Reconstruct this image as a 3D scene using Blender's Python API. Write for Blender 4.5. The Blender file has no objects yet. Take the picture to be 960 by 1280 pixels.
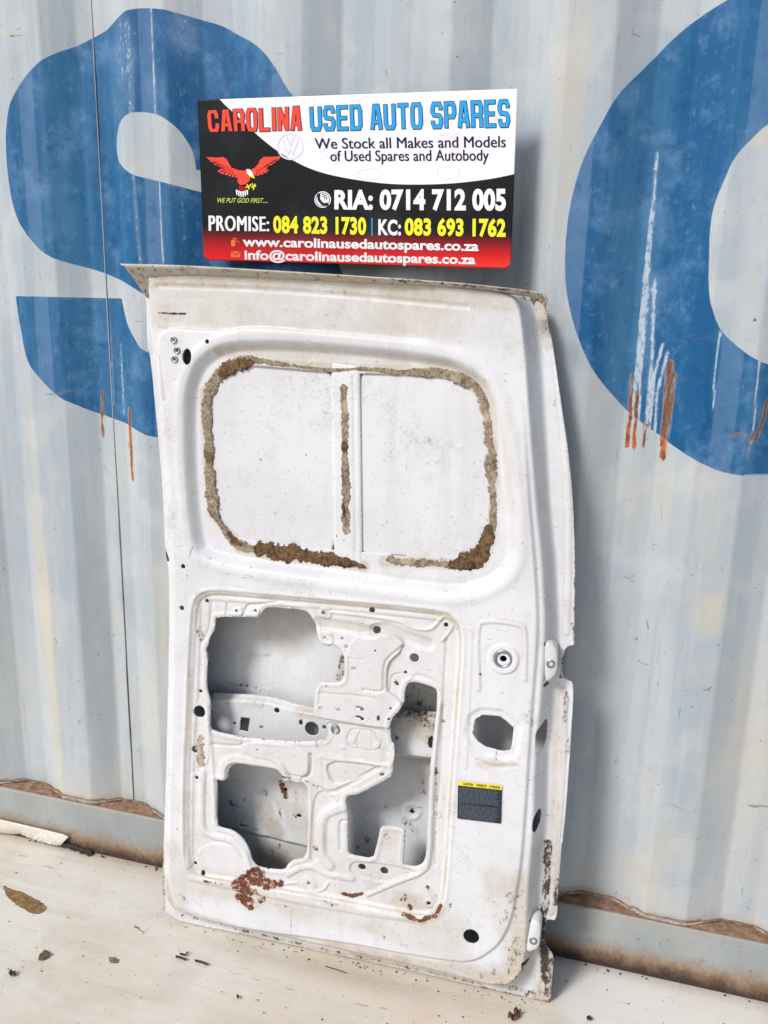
import bpy, math, random
import numpy as np
from mathutils import Matrix, Vector

random.seed(7); rng = np.random.default_rng(7)
S = bpy.context.scene
COL = S.collection

# ------------------------------------------------------------------ camera
F = 1058.98                                   # focal length in photo pixels (960 x 1280)
R = np.array([[0.9606202, 0.08764601, -0.26367973],
              [0.27696688, -0.22580127, 0.9339717],
              [0.02231968, -0.97022263, -0.24118431]])     # camera axes (right, down, forward) in world
EYE = np.array([0.0, -1.592, 1.352])          # container side is Y=0, ground is Z=0
cam = bpy.data.cameras.new('camera'); co = bpy.data.objects.new('camera', cam); COL.objects.link(co)
cam.sensor_fit = 'VERTICAL'; cam.sensor_height = 36; cam.lens = 36 * F / 1280
cam.clip_start = 0.05; cam.clip_end = 500
M4 = Matrix([[R[i, 0], -R[i, 1], -R[i, 2], EYE[i]] for i in range(3)] + [[0, 0, 0, 1]])
co.matrix_world = M4
S.camera = co

# ------------------------------------------------------------------ light
SUN_EL, SUN_AZ = math.radians(41), math.radians(213)       # azimuth clockwise from +Y
W = bpy.data.worlds.new('World'); S.world = W; W.use_nodes = True
nt = W.node_tree; bg = nt.nodes['Background']
sky = nt.nodes.new('ShaderNodeTexSky'); sky.sky_type = 'NISHITA'; sky.sun_disc = False
sky.sun_elevation = SUN_EL; sky.sun_rotation = SUN_AZ; sky.air_density = 1.0; sky.dust_density = 3.0; sky.ozone_density = 1.0
nt.links.new(sky.outputs[0], bg.inputs[0]); bg.inputs[1].default_value = 0.070
sl = bpy.data.lights.new('sun', 'SUN'); sl.energy = 1.8; sl.angle = math.radians(14); sl.color = (1, 0.99, 0.985)
so = bpy.data.objects.new('sun', sl); COL.objects.link(so)
sd_ = Vector((math.sin(SUN_AZ) * math.cos(SUN_EL), math.cos(SUN_AZ) * math.cos(SUN_EL), math.sin(SUN_EL)))
so.rotation_euler = sd_.to_track_quat('Z', 'Y').to_euler(); so.location = (-3, -4, 5)
S.view_settings.view_transform = 'Standard'; S.view_settings.look = 'None'
S.view_settings.exposure = 0.62; S.view_settings.gamma = 1

# ------------------------------------------------------------------ measuring from the photo
def rays(p):
    p = np.atleast_2d(np.asarray(p, float))
    c = np.stack([(p[:, 0] - 480) / F, (p[:, 1] - 640) / F, np.ones(len(p))], 1)
    return c @ R.T
def hitY(p, Y=0.0):                            # points on a vertical plane Y = const, as (X, Z)
    r = rays(p); t = (Y - EYE[1]) / r[:, 1]
    q = EYE + r * t[:, None]; return q[:, [0, 2]]
def hitG(p, z=0.0):                            # points on the ground, as (X, Y)
    r = rays(p); t = (z - EYE[2]) / r[:, 2]
    q = EYE + r * t[:, None]; return q[:, :2]

# door frame: u along its foot, v up the leaning door, w towards the viewer
A0 = np.append(hitG((204, 1147))[0], 0); B0 = np.append(hitG((680, 1253))[0], 0)
U = (B0 - A0) / np.linalg.norm(B0 - A0)
TILT = math.radians(4.6)
back = np.cross(np.array([0, 0, 1.0]), U)       # horizontal, away from the viewer
V = np.array([0, 0, 1.0]) * math.cos(TILT) + back * math.sin(TILT)
N = np.cross(U, V)                              # towards viewer
def hitD(p, w=0.0):
    r = rays(p); o = A0 + N * w
    t = ((o - EYE) @ N) / (r @ N)
    q = EYE + r * t[:, None] - A0
    return np.stack([q @ U, q @ V], 1)

# ------------------------------------------------------------------ 2-D tools
def catmull(pts, n=6, closed=False):
    P = np.asarray(pts, float); out = []
    m = len(P)
    rngi = range(m) if closed else range(m - 1)
    for i in rngi:
        if closed: p0, p1, p2, p3 = P[i - 1], P[i], P[(i + 1) % m], P[(i + 2) % m]
        else: p0, p1, p2, p3 = P[max(i - 1, 0)], P[i], P[i + 1], P[min(i + 2, m - 1)]
        for k in range(n):
            t = k / n
            out.append(0.5 * ((2 * p1) + (-p0 + p2) * t + (2 * p0 - 5 * p1 + 4 * p2 - p3) * t * t + (-p0 + 3 * p1 - 3 * p2 + p3) * t ** 3))
    if not closed: out.append(P[-1])
    return np.array(out)
def chaikin(pts, it=2, closed=True):
    P = np.asarray(pts, float)
    for _ in range(it):
        Q = np.roll(P, -1, 0) if closed else P[1:]
        B = P if closed else P[:-1]
        a = B * .8 + Q * .2; b = B * .2 + Q * .8
        P2 = np.empty((len(a) * 2, 2)); P2[0::2] = a; P2[1::2] = b
        if not closed: P2 = np.vstack([P[:1], P2, P[-1:]])
        P = P2
    return P
def dist_poly(X, Y, P, closed=True):            # unsigned distance to a polyline
    P = np.asarray(P, float); d = np.full(X.shape, 1e9)
    n = len(P) if closed else len(P) - 1
    for i in range(n):
        a = P[i]; b = P[(i + 1) % len(P)]; e = b - a; L = e @ e
        if L < 1e-16: continue
        t = np.clip(((X - a[0]) * e[0] + (Y - a[1]) * e[1]) / L, 0, 1)
        dx = X - a[0] - t * e[0]; dy = Y - a[1] - t * e[1]
        np.minimum(d, dx * dx + dy * dy, out=d)
    return np.sqrt(d)
def inside_poly(X, Y, P):
    c = np.zeros(X.shape, bool); P = np.asarray(P, float); j = len(P) - 1
    for i in range(len(P)):
        xi, yi = P[i]; xj, yj = P[j]
        if yi != yj:
            c ^= ((yi > Y) != (yj > Y)) & (X < (xj - xi) * (Y - yi) / (yj - yi) + xi)
        j = i
    return c
def sdf(X, Y, P, cull=None):                    # positive inside
    P = np.asarray(P, float)
    if cull is not None:
        m = (X > P[:, 0].min() - cull) & (X < P[:, 0].max() + cull) & (Y > P[:, 1].min() - cull) & (Y < P[:, 1].max() + cull)
        out = np.full(X.shape, -cull * 1.0)
        if m.any(): out[m] = sdf(X[m], Y[m], P)
        return out
    d = dist_poly(X, Y, P)
    return np.where(inside_poly(X, Y, P), d, -d)
def ss(t): t = np.clip(t, 0, 1); return t * t * (3 - 2 * t)
def vnoise(X, Y, sc, seed=0):                   # cheap smooth value noise
    r = np.random.default_rng(seed); T = r.random((64, 64))
    x = X / sc + 31.7; y = Y / sc + 17.3; i = np.floor(x).astype(int); j = np.floor(y).astype(int)
    fx = ss(x - i); fy = ss(y - j); g = lambda a, b: T[a % 64, b % 64]
    return (g(i, j) * (1 - fx) + g(i + 1, j) * fx) * (1 - fy) + (g(i, j + 1) * (1 - fx) + g(i + 1, j + 1) * fx) * fy

# ------------------------------------------------------------------ object tools
def mesh_np(name, verts, faces, mat=None, parent=None, smooth=True, attrs=None):
    me = bpy.data.meshes.new(name)
    if isinstance(faces, np.ndarray) and faces.ndim == 2:
        k = faces.shape[1]; me.vertices.add(len(verts)); me.vertices.foreach_set('co', np.asarray(verts, np.float32).ravel())
        me.loops.add(faces.size); me.loops.foreach_set('vertex_index', faces.astype(np.int32).ravel())
        me.polygons.add(len(faces)); me.polygons.foreach_set('loop_start', np.arange(0, faces.size, k, dtype=np.int32))
        me.update(calc_edges=True)
    else:
        me.from_pydata([tuple(map(float, v)) for v in verts], [], [tuple(map(int, f)) for f in faces]); me.update()
    if smooth: me.polygons.foreach_set('use_smooth', np.ones(len(me.polygons), bool))
    for k, a in (attrs or {}).items():
        at = me.attributes.new(k, 'FLOAT', 'POINT'); at.data.foreach_set('value', np.asarray(a, np.float32).ravel())
    o = bpy.data.objects.new(name, me); COL.objects.link(o)
    if mat: me.materials.append(mat)
    if parent: o.parent = parent
    return o
def thing(name, label, cat, loc=(0, 0, 0), mat=None, group=None):
    o = bpy.data.objects.new(name, None); COL.objects.link(o); o.empty_display_size = .1
    if mat is not None: o.matrix_world = mat
    else: o.location = loc
    o['label'] = label; o['category'] = cat
    if group: o['group'] = group
    return o
def tag(o, label, cat, group=None):
    o['label'] = label; o['category'] = cat
    if group: o['group'] = group
    return o
def join(parts):                                # [(verts, faces)] -> one
    vs = []; fs = []; n = 0
    for v, f in parts:
        vs += [tuple(q) for q in v]; fs += [tuple(i + n for i in g) for g in f]; n += len(v)
    return vs, fs
def box(x0, x1, y0, y1, z0, z1):
    v = [(x, y, z) for x in (x0, x1) for y in (y0, y1) for z in (z0, z1)]
    return v, [(0, 1, 3, 2), (4, 6, 7, 5), (0, 4, 5, 1), (2, 3, 7, 6), (0, 2, 6, 4), (1, 5, 7, 3)]
def bevel(o, w=.002, seg=2):
    m = o.modifiers.new('bevel', 'BEVEL'); m.width = w; m.segments = seg; m.limit_method = 'ANGLE'
def lathe(prof, c, ax, n=28):                   # prof: (radius, height); c centre; ax axis vector
    ax = np.asarray(ax, float); ax /= np.linalg.norm(ax)
    a = np.cross(ax, [0.3, 0.1, 1.0] if abs(ax[2]) < .9 else [1, 0, 0]); a /= np.linalg.norm(a); b = np.cross(ax, a)
    vs = []; fs = []
    for r, h in prof:
        for k in range(n):
            t = 2 * math.pi * k / n; vs.append(np.asarray(c) + ax * h + (a * math.cos(t) + b * math.sin(t)) * r)
    for i in range(len(prof) - 1):
        for k in range(n):
            fs.append((i * n + k, i * n + (k + 1) % n, (i + 1) * n + (k + 1) % n, (i + 1) * n + k))
    fs.append(tuple(range(n))[::-1]); fs.append(tuple((len(prof) - 1) * n + k for k in range(n)))
    return vs, fs
def tube(path, r, n=8):
    P = np.asarray(path, float); vs = []; fs = []
    rr = r if hasattr(r, '__len__') else [r] * len(P)
    for i, p in enumerate(P):
        d = P[min(i + 1, len(P) - 1)] - P[max(i - 1, 0)]; d = d / (np.linalg.norm(d) + 1e-12)
        a = np.cross(d, [0.12, .9, .3]); a /= np.linalg.norm(a); b = np.cross(d, a)
        for k in range(n):
            t = 2 * math.pi * k / n; vs.append(p + (a * math.cos(t) + b * math.sin(t)) * rr[i])
    for i in range(len(P) - 1):
        for k in range(n): fs.append((i * n + k, i * n + (k + 1) % n, (i + 1) * n + (k + 1) % n, (i + 1) * n + k))
    fs.append(tuple(range(n))); fs.append(tuple((len(P) - 1) * n + k for k in range(n))[::-1])
    return vs, fs

# ------------------------------------------------------------------ materials
class MB:
    def __init__(s, name, rough=.5, spec=.5, metal=0.0):
        s.m = bpy.data.materials.new(name); s.m.use_nodes = True; s.t = s.m.node_tree
        s.b = s.t.nodes['Principled BSDF']; s.b.inputs['Roughness'].default_value = rough
        s.b.inputs['Specular IOR Level'].default_value = spec; s.b.inputs['Metallic'].default_value = metal
        s.tc = s.t.nodes.new('ShaderNodeTexCoord').outputs['Object']
    def L(s, a, b): s.t.links.new(a, b)
    def noise(s, scale, st=(1, 1, 1), detail=4, rough=.55, off=0.0, dist=0.0):
        mp = s.t.nodes.new('ShaderNodeMapping'); mp.inputs['Scale'].default_value = st; mp.inputs['Location'].default_value = (off, off * .7, off * 1.3)
        s.L(s.tc, mp.inputs[0]); n = s.t.nodes.new('ShaderNodeTexNoise'); n.inputs['Scale'].default_value = scale
        n.inputs['Detail'].default_value = detail; n.inputs['Roughness'].default_value = rough; n.inputs['Distortion'].default_value = dist
        s.L(mp.outputs[0], n.inputs['Vector']); return n.outputs['Fac']
    def voro(s, scale, st=(1, 1, 1), feat='F1'):
        mp = s.t.nodes.new('ShaderNodeMapping'); mp.inputs['Scale'].default_value = st; s.L(s.tc, mp.inputs[0])
        n = s.t.nodes.new('ShaderNodeTexVoronoi'); n.feature = feat; n.inputs['Scale'].default_value = scale
        s.L(mp.outputs[0], n.inputs['Vector']); return n.outputs['Distance']
    def attr(s, name):
        a = s.t.nodes.new('ShaderNodeAttribute'); a.attribute_name = name; return a.outputs['Fac']
    def mr(s, v, a, b, c=0.0, d=1.0, smooth=True):
        n = s.t.nodes.new('ShaderNodeMapRange'); n.interpolation_type = 'SMOOTHSTEP' if smooth else 'LINEAR'
        for i, x in zip((1, 2, 3, 4), (a, b, c, d)): n.inputs[i].default_value = x
        s.L(v, n.inputs[0]); return n.outputs[0]
    def op(s, o, a, b=None):
        n = s.t.nodes.new('ShaderNodeMath'); n.operation = o
        for i, x in enumerate((a, b)):
            if x is None: continue
            if isinstance(x, (int, float)): n.inputs[i].default_value = x
            else: s.L(x, n.inputs[i])
        return n.outputs[0]
    def mix(s, f, a, b):
        n = s.t.nodes.new('ShaderNodeMix'); n.data_type = 'RGBA'
        for sock, x in ((n.inputs[0], f), (n.inputs[6], a), (n.inputs[7], b)):
            if isinstance(x, (int, float)): sock.default_value = x
            elif isinstance(x, tuple): sock.default_value = (*x, 1) if len(x) == 3 else x
            else: s.L(x, sock)
        return n.outputs[2]
    def color(s, c):
        if isinstance(c, tuple): s.b.inputs['Base Color'].default_value = (*c, 1)
        else: s.L(c, s.b.inputs['Base Color'])
    def bump(s, h, st=.2, dist=.002):
        n = s.t.nodes.new('ShaderNodeBump'); n.inputs['Strength'].default_value = st; n.inputs['Distance'].default_value = dist
        s.L(h, n.inputs['Height']); s.L(n.outputs[0], s.b.inputs['Normal'])
def plain(name, c, rough=.5, metal=0.0, spec=.5):
    m = MB(name, rough, spec, metal); n = m.noise(60, detail=3)
    m.color(m.mix(m.mr(n, .35, .7), tuple(x * .88 for x in c), c)); m.bump(n, .1, .001); return m.m

# white door paint with chips, grime and rust driven by masks stored on the sheet
def paint_mat(name, base=(.665, .675, .705)):
    m = MB(name, .42, .35)
    big = m.noise(5, detail=5, off=3); fine = m.noise(90, detail=6, rough=.7); mid = m.noise(26, detail=8, rough=.72, off=9)
    sc = lambda k: tuple(x * y for x, y in zip(base, k))
    c = m.mix(m.mr(big, .38, .66), base, sc((.92, .915, .90)))
    c = m.mix(m.op('MULTIPLY', m.mr(mid, .50, .68), .45), c, sc((.80, .78, .73)))
    # rain streaks and hand grime
    dr = m.noise(20, st=(1, 1, .10), detail=6, rough=.7, off=47); c = m.mix(m.op('MULTIPLY', m.mr(dr, .50, .70), .26), c, (.44, .44, .44))
    g9 = m.noise(150, detail=7, rough=.85, off=41); g8 = m.noise(7, detail=5, rough=.65, off=43)
    c = m.mix(m.op('MULTIPLY', m.mr(m.op('ADD', g9, m.op('MULTIPLY', g8, .8)), 1.00, 1.12), .42), c, (.36, .335, .30))
    # hairline scratches and scuffs
    for k, (st, scl, lo) in enumerate((((1, 1, 9), 60, .70), ((9, 1, 1.3), 45, .70), ((3, 1, 2.2), 30, .71), ((.7, 1, 3.5), 38, .70))):
        s_ = m.noise(scl, st=st, detail=2, off=11 + 7 * k, dist=.6 * k); s2 = m.noise(8, off=21 + k, detail=2)
        f = m.op('MULTIPLY', m.mr(s_, lo, lo + .03), m.mr(s2, .48, .60)); c = m.mix(m.op('MULTIPLY', f, .7), c, (.22, .21, .21))
    # specks of two sizes
    for k, (vsc, lo, hi) in enumerate(((75, .07, .12), (31, .05, .075), (160, .10, .16))):
        v = m.voro(vsc, st=(1, 1.3, .8)); vs_ = m.noise(18 + 9 * k, off=31 + k, detail=3); f = m.op('MULTIPLY', m.mr(m.op('ADD', v, m.op('MULTIPLY', g9, .05)), lo, hi + .02, 1, 0), m.mr(vs_, .52, .60))
        c = m.mix(m.op('MULTIPLY', f, .85), c, (.09, .07, .055))
    # beige dirt with painted crease shade, dark grime, rust
    film_shade = m.attr('film_shade'); f = m.op('MULTIPLY', film_shade, m.mr(m.noise(16, detail=8, rough=.7, off=5), .32, .62, .30, 1)); c = m.mix(m.op('MINIMUM', f, .92), c, (.46, .395, .30))
    sp2 = m.op('MULTIPLY', m.mr(film_shade, .15, .8), m.mr(m.noise(85, detail=8, rough=.85, off=61), .55, .66)); c = m.mix(m.op('MULTIPLY', sp2, .75), c, (.17, .125, .085))
    g = m.attr('grime'); gn = m.noise(70, st=(1, 1, .55), detail=9, rough=.82, off=2)
    f = m.mr(m.op('ADD', m.op('MULTIPLY', g, .62), m.op('MULTIPLY', m.op('SUBTRACT', gn, .5), m.mr(g, 0, .25, 0, 3.2))), .42, .62); f = m.op('MULTIPLY', f, m.mr(g, .0, .12))
    c = m.mix(m.op('MULTIPLY', m.mr(g, .2, 1.0, 0, .5), .8), c, (.36, .30, .23))
    c = m.mix(m.op('MULTIPLY', f, .95), c, m.mix(m.mr(g9, .4, .6), (.014, .011, .010), (.055, .038, .026)))
    r = m.attr('rust'); rn = m.noise(48, detail=9, rough=.8, off=6, dist=.3)
    halo = m.mr(m.op('ADD', r, m.op('MULTIPLY', m.op('SUBTRACT', rn, .5), 1.5)), .2, .8, 0, .45); c = m.mix(halo, c, (.50, .34, .20))
    rf = m.mr(m.op('ADD', m.op('MULTIPLY', r, .86), m.op('MULTIPLY', m.op('SUBTRACT', rn, .5), m.mr(r, 0, .3, 0, 2.6))), .50, .56)
    c = m.mix(rf, c, m.mix(m.mr(m.noise(160, detail=4, off=8), .35, .65), (.075, .028, .02), (.20, .068, .035)))
    geo = m.t.nodes.new('ShaderNodeNewGeometry'); c = m.mix(geo.outputs['Backfacing'], c, (.035, .037, .04))   # rear face set dark like primer, to deepen shade inside the cavities
    m.color(c)
    m.L(m.op('MAXIMUM', m.mr(m.op('MAXIMUM', rf, f), 0, 1, .34, .9), m.mr(mid, .3, .7, .32, .6)), m.b.inputs['Roughness'])
    m.bump(m.op('ADD', m.op('MULTIPLY', fine, .35), m.op('SUBTRACT', m.op('MULTIPLY', big, 1.8), m.op('MULTIPLY', rf, .8))), .32, .0014)
    return m.m
M_door = paint_mat('white_door_paint')
M_skin = paint_mat('skin_inner_paint', (.70, .725, .75))

# ------------------------------------------------------------------ relief sheets (pressed steel)
def sheet(name, outline, holes, relief, mat, parent, h=.002, circles=(), back=.004, attrs=None):
    P = np.asarray(outline); x0, y0 = P.min(0) - 2 * h; x1, y1 = P.max(0) + 2 * h
    nx = int((x1 - x0) / h) + 1; ny = int((y1 - y0) / h) + 1
    X, Y = np.meshgrid(x0 + np.arange(nx) * h, y0 + np.arange(ny) * h, indexing='ij')
    D = sdf(X, Y, P)
    for H in holes: D = np.minimum(D, -sdf(X, Y, H, .03))
    for (cx, cy, rx, ry, an) in circles:
        ca, sa = math.cos(an), math.sin(an); a = (X - cx) * ca + (Y - cy) * sa; b = -(X - cx) * sa + (Y - cy) * ca
        q = np.sqrt((a / rx) ** 2 + (b / ry) ** 2); D = np.minimum(D, (q - 1) * min(rx, ry))
    gx, gy = np.gradient(D, h); g2 = gx * gx + gy * gy + 1e-6
    near = np.abs(D) < .62 * h
    st = np.clip(D / g2, -h * .7, h * .7) * near
    X2 = X - gx * st; Y2 = Y - gy * st; Dn = np.where(near, 0, D)
    W_ = relief(X2, Y2)
    idx = np.arange(nx * ny).reshape(nx, ny)
    a, b, c, d = idx[:-1, :-1].ravel(), idx[1:, :-1].ravel(), idx[1:, 1:].ravel(), idx[:-1, 1:].ravel()
    Df = Dn.ravel(); Do = D.ravel()
    def keep(*t):
        ok = np.ones(len(t[0]), bool); s = 0
        for q in t: ok &= Df[q] >= 0; s = s + Do[q]
        mx = np.max([Df[q] for q in t], 0)
        return ok & ((mx > 0) | (s > 0))
    allin = (Df[a] > 0) & (Df[b] > 0) & (Df[c] > 0) & (Df[d] > 0)
    alt = ~allin
    diag1 = keep(a, b, c).astype(int) + keep(a, c, d); diag2 = keep(a, b, d).astype(int) + keep(b, c, d)
    u1 = diag1 >= diag2
    T = []
    m = u1 & keep(a, b, c); T.append(np.stack([a, b, c], 1)[m]); m = u1 & keep(a, c, d); T.append(np.stack([a, c, d], 1)[m])
    m = ~u1 & keep(a, b, d); T.append(np.stack([a, b, d], 1)[m]); m = ~u1 & keep(b, c, d); T.append(np.stack([b, c, d], 1)[m])
    T = np.vstack(T)
    vt = np.stack([X2.ravel(), -W_.ravel(), Y2.ravel()], 1)       # local: x=u, y=-w, z=v
    E = np.vstack([T[:, [0, 1]], T[:, [1, 2]], T[:, [2, 0]]])
    n = nx * ny; key = E[:, 0].astype(np.int64) * n + E[:, 1]; rkey = E[:, 1].astype(np.int64) * n + E[:, 0]
    bd = E[~np.isin(key, rkey)]
    bv = np.unique(bd); mp = np.full(n, -1); used = np.unique(T); mp[used] = np.arange(len(used))
    mb = np.full(n, -1); mb[bv] = len(used) + np.arange(len(bv))
    ext = vt[bv].copy(); ext[:, 1] += back
    V_ = np.vstack([vt[used], ext])
    F1 = mp[T]; r1 = np.stack([mp[bd[:, 1]], mp[bd[:, 0]], mb[bd[:, 0]]], 1); r2 = np.stack([mp[bd[:, 1]], mb[bd[:, 0]], mb[bd[:, 1]]], 1)
    AT = {}
    if attrs:
        for k, fn in attrs.items():
            q = fn(X2, Y2).ravel(); AT[k] = np.concatenate([q[used], q[bv]])
    return mesh_np(name, V_, np.vstack([F1, r1, r2]), mat, parent, True, AT)

# =================================================================== CONTAINER
def lines(a, b, h, lo, hi, H):                  # fine spacing h in [a,b], coarse outside to [lo,hi]
    return np.concatenate([np.arange(lo, a, H), np.arange(a, b, h), np.arange(b, hi + H, H)])
box_root = thing('shipping_container', 'pale grey-blue corrugated steel container with large blue painted letters', 'container', (0, .4, 0))
CY = .4                                          # children in world coordinates minus the root
def P3(v): v = np.array(v, float); v[:, 1] -= CY; return v
DEPTH = .028; PER = .278; E0 = -1.262
def corr(x):                                     # profile, >0 = recessed
    t = np.mod(x - E0, PER)
    return DEPTH * np.where(t < .080, 0, np.where(t < .148, (t - .080) / .068, np.where(t < .212, 1, (PER - t) / .066)))
xs = lines(-1.75, .75, .0035, -4.2, 4.8, .05)
kx = np.concatenate([E0 + PER * k + np.array([.0, .003, .077, .083, .145, .151, .209, .215]) for k in range(-11, 23)])
kx = kx[(kx > -4.2) & (kx < 4.8)]
xs = np.unique(np.round(np.concatenate([xs, kx]), 5)); zs = lines(.10, 2.15, .005, .10, 2.45, .05)
X, Z = np.meshgrid(xs, zs, indexing='ij')
# soften the fold lines
Yc = np.zeros_like(X)
for d in (-.003, -.0015, 0, .0015, .003): Yc += corr(X + d) / 5
Yc += .0016 * (vnoise(X, Z, .22, 3) - .5) + .0022 * (vnoise(X, Z * .5, .10, 5) - .5)
def wp(pts): return hitY(pts, .012)
# letter S
So = catmull([(400, 206), (395, 160), (362, 112), (345, 83), (325, 60), (294, 41), (269, 28), (231, 18.5), (194, 13), (160, 16), (130, 34), (78, 62), (56, 78), (37.5, 97), (22, 122), (12.5, 146), (8, 175), (9.4, 212), (15.6, 247), (25, 272), (41, 297), (59, 316), (81, 327), (122, 340), (156, 354), (181, 366), (235, 392), (258, 415), (255, 440), (225, 452), (183, 437), (170, 424), (157, 404), (148, 373)], 6)
S2 = catmull([(18, 370), (22, 395), (27, 416), (35.5, 446), (55, 473), (76.5, 494), (98, 507), (117.5, 517), (150, 529), (175, 539), (197, 545), (260, 552), (340, 535), (400, 480), (430, 400), (420, 330), (380, 286), (320, 262), (250, 240), (200, 227), (169, 219), (150, 206), (144, 194), (143, 175), (147, 156), (156, 146), (169, 142), (187, 142), (203, 146), (219, 157), (231, 172), (240, 192), (243, 212)], 6)
Spoly = wp(np.vstack([So, S2]))
Oo = catmull([(1010, -28), (960, -22), (907, 1), (873, 20), (840, 47), (807, 82), (773, 120), (750, 160), (730, 200), (715, 250), (708, 300), (707.5, 350), (713, 387), (725.6, 428), (744, 466), (782, 512.5), (822.5, 544), (860, 569), (904, 589), (960, 596), (1012, 597)], 5)
Oi = catmull([(1010, 135), (960, 157), (937, 177), (917, 200), (903, 230), (890, 267), (886, 317), (886, 366), (891, 390), (901, 413), (922.5, 434), (941, 447), (960, 455), (1012, 462)], 5)
Oo, Oi = wp(Oo), wp(Oi); XC = (Oo[0, 0] + Oo[-1, 0]) / 2
def mirror(P): Q = P.copy(); Q[:, 0] = 2 * XC - Q[:, 0]; return np.vstack([P, Q[::-1]])
far = np.full(X.shape, -.2)
def region_sdf(P):
    out = far.copy(); m = (X > P[:, 0].min() - .05) & (X < P[:, 0].max() + .05) & (Z > P[:, 1].min() - .05) & (Z < P[:, 1].max() + .05)
    out[m] = sdf(X[m], Z[m], P); return out
blue = np.maximum(region_sdf(Spoly), np.minimum(region_sdf(mirror(Oo)), -region_sdf(mirror(Oi))))
rust = np.zeros_like(X); scr = np.zeros_like(X); cream = np.zeros_like(X); dark = np.zeros_like(X)
def capsule(arr, pts, w, amp, taper=True):       # soft stroke along photo points
    if arr is rust: w = w * .62
    P = wp(pts); m = (X > P[:, 0].min() - 3 * w) & (X < P[:, 0].max() + 3 * w) & (Z > P[:, 1].min() - 3 * w) & (Z < P[:, 1].max() + 3 * w)
    d = dist_poly(X[m], Z[m], P, False); arr[m] = np.maximum(arr[m], amp * ss(1.5 - d / w))
def blob(arr, p, r, amp, ry=None):
    c = wp([p])[0]; q = np.sqrt(((X - c[0]) / r) ** 2 + ((Z - c[1]) / (ry or r)) ** 2); arr[:] = np.maximum(arr, amp * ss(1.5 - q))
capsule(rust, [(838, 455), (833, 520), (828, 572)], .012, 1.0); capsule(rust, [(841, 470), (832, 545)], .012, .9)
capsule(rust, [(790, 470), (787, 520), (783, 560)], .007, .95); capsule(rust, [(797, 490), (792, 562)], .007, .95); capsule(rust, [(806, 530), (804, 560)], .006, .9)
capsule(rust, [(159, 512), (161, 560), (163, 600)], .009, 1.0); capsule(rust, [(122, 490), (123, 520), (124, 548)], .007, .85)
capsule(rust, [(960, 500), (950, 535), (943, 550)], .006, 1); capsule(rust, [(939, 540), (933, 575)], .004, .85)
capsule(rust, [(18, 49), (33, 47)], .004, .9); capsule(rust, [(16, 103), (26, 98)], .004, .6); capsule(rust, [(668, 111), (679, 103)], .003, .7)
for q in [(943, 399, .004, 1), (700, 101, .003, .8), (958, 626, .003, .8), (836, 1064, .003, .7), (938, 962, .003, .7), (173, 44, .004, .6), (844, 1045, .004, .5)]: blob(rust, q[:2], q[2], q[3])
for a in ([(822, 190), (813, 300), (800, 420), (790, 520)], [(815, 260), (806, 350), (797, 440)], [(812, 330), (800, 470), (798, 540)], [(835, 440), (822, 490), (818, 545)], [(829, 430), (818, 470), (812, 540)], [(818, 350), (815, 450), (808, 530)]): capsule(scr, a, .0035, .8)
capsule(scr, [(814, 350), (806, 440)], .016, .42); capsule(scr, [(900, 415), (893, 460), (891, 510)], .0022, .9); capsule(scr, [(950, 430), (942, 520), (939, 555)], .002, .95)
capsule(scr, [(193, 14), (197, 120), (203, 230), (208, 330)], .0022, .85); capsule(scr, [(162, 30), (166, 90), (168, 142)], .009, .55); capsule(scr, [(170, 222), (176, 290), (180, 330)], .006, .5)
blob(scr, (229, 40), .035, .40); blob(scr, (70, 270), .05, .22); blob(scr, (157, 80), .03, .42, .10); capsule(scr, [(128, 370), (135, 460), (137, 505)], .004, .5); capsule(scr, [(146, 430), (150, 520)], .003, .6)
blob(scr, (200, 110), .03, .3); blob(scr, (66, 235), .04, .25); blob(scr, (720, 310), .03, .2); blob(scr, (150, 130), .04, .3)
for p, r, a, ry in [((888, 765), .035, 1.0, .045), ((60, 800), .028, .9, .55), ((45, 620), .02, .5, .3), ((720, 20), .03, .7, .5), ((190, 930), .03, .5, .2), ((160, 1000), .1, .5, .1), ((800, 1090), .05, .7, .05), ((20, 900), .06, .4, .2), ((940, 1000), .08, .6, .3), ((205, 850), .03, .5, .4), ((950, 170), .03, .6, .02), ((840, 1050), .04, .5, .05), ((790, 620), .03, .7, .08), ((830, 610), .02, .6, .08), ((880, 640), .05, .3, .2)]: blob(cream, p, r, a, ry)
crest = np.clip((np.abs(np.mod(X - E0 + .02, PER) - .06) < .018) * 1.0, 0, 1) * .7 + .5 * ss((vnoise(X * 1.0, Z * .12, .05, 31) - .45) / .2) * .6
cream = np.maximum(cream, .95 * ss((.26 - Z) / .16))
for p, r, a, ry in [((120, 800), .035, .9, .35), ((10, 760), .03, .6, .3), ((500, 40), .02, .6, .3), ((900, 950), .05, .4, .3), ((740, 560), .03, .3, .3), ((780, 50), .02, .5, .3), ((95, 50), .02, .4, .3)]: blob(dark, p, r, a, ry)
n = len(xs), len(zs); idx = np.arange(X.size).reshape(n)
fq = np.stack([idx[:-1, :-1].ravel(), idx[1:, :-1].ravel(), idx[1:, 1:].ravel(), idx[:-1, 1:].ravel()], 1)
m = MB('container_paint', .6, .22)
streak = m.noise(9, st=(1, 1, .09), detail=5, off=4); st2 = m.noise(26, st=(1, 1, .07), detail=4, off=8); blot = m.noise(7, detail=5, off=1)
c = m.mix(m.mr(streak, .40, .60), (.35, .405, .455), (.425, .47, .505))
st3 = m.noise(60, st=(1, 1, .05), detail=6, rough=.7, off=18); gr = m.noise(45, st=(1, 1, .6), detail=8, rough=.78, off=28)
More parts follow.
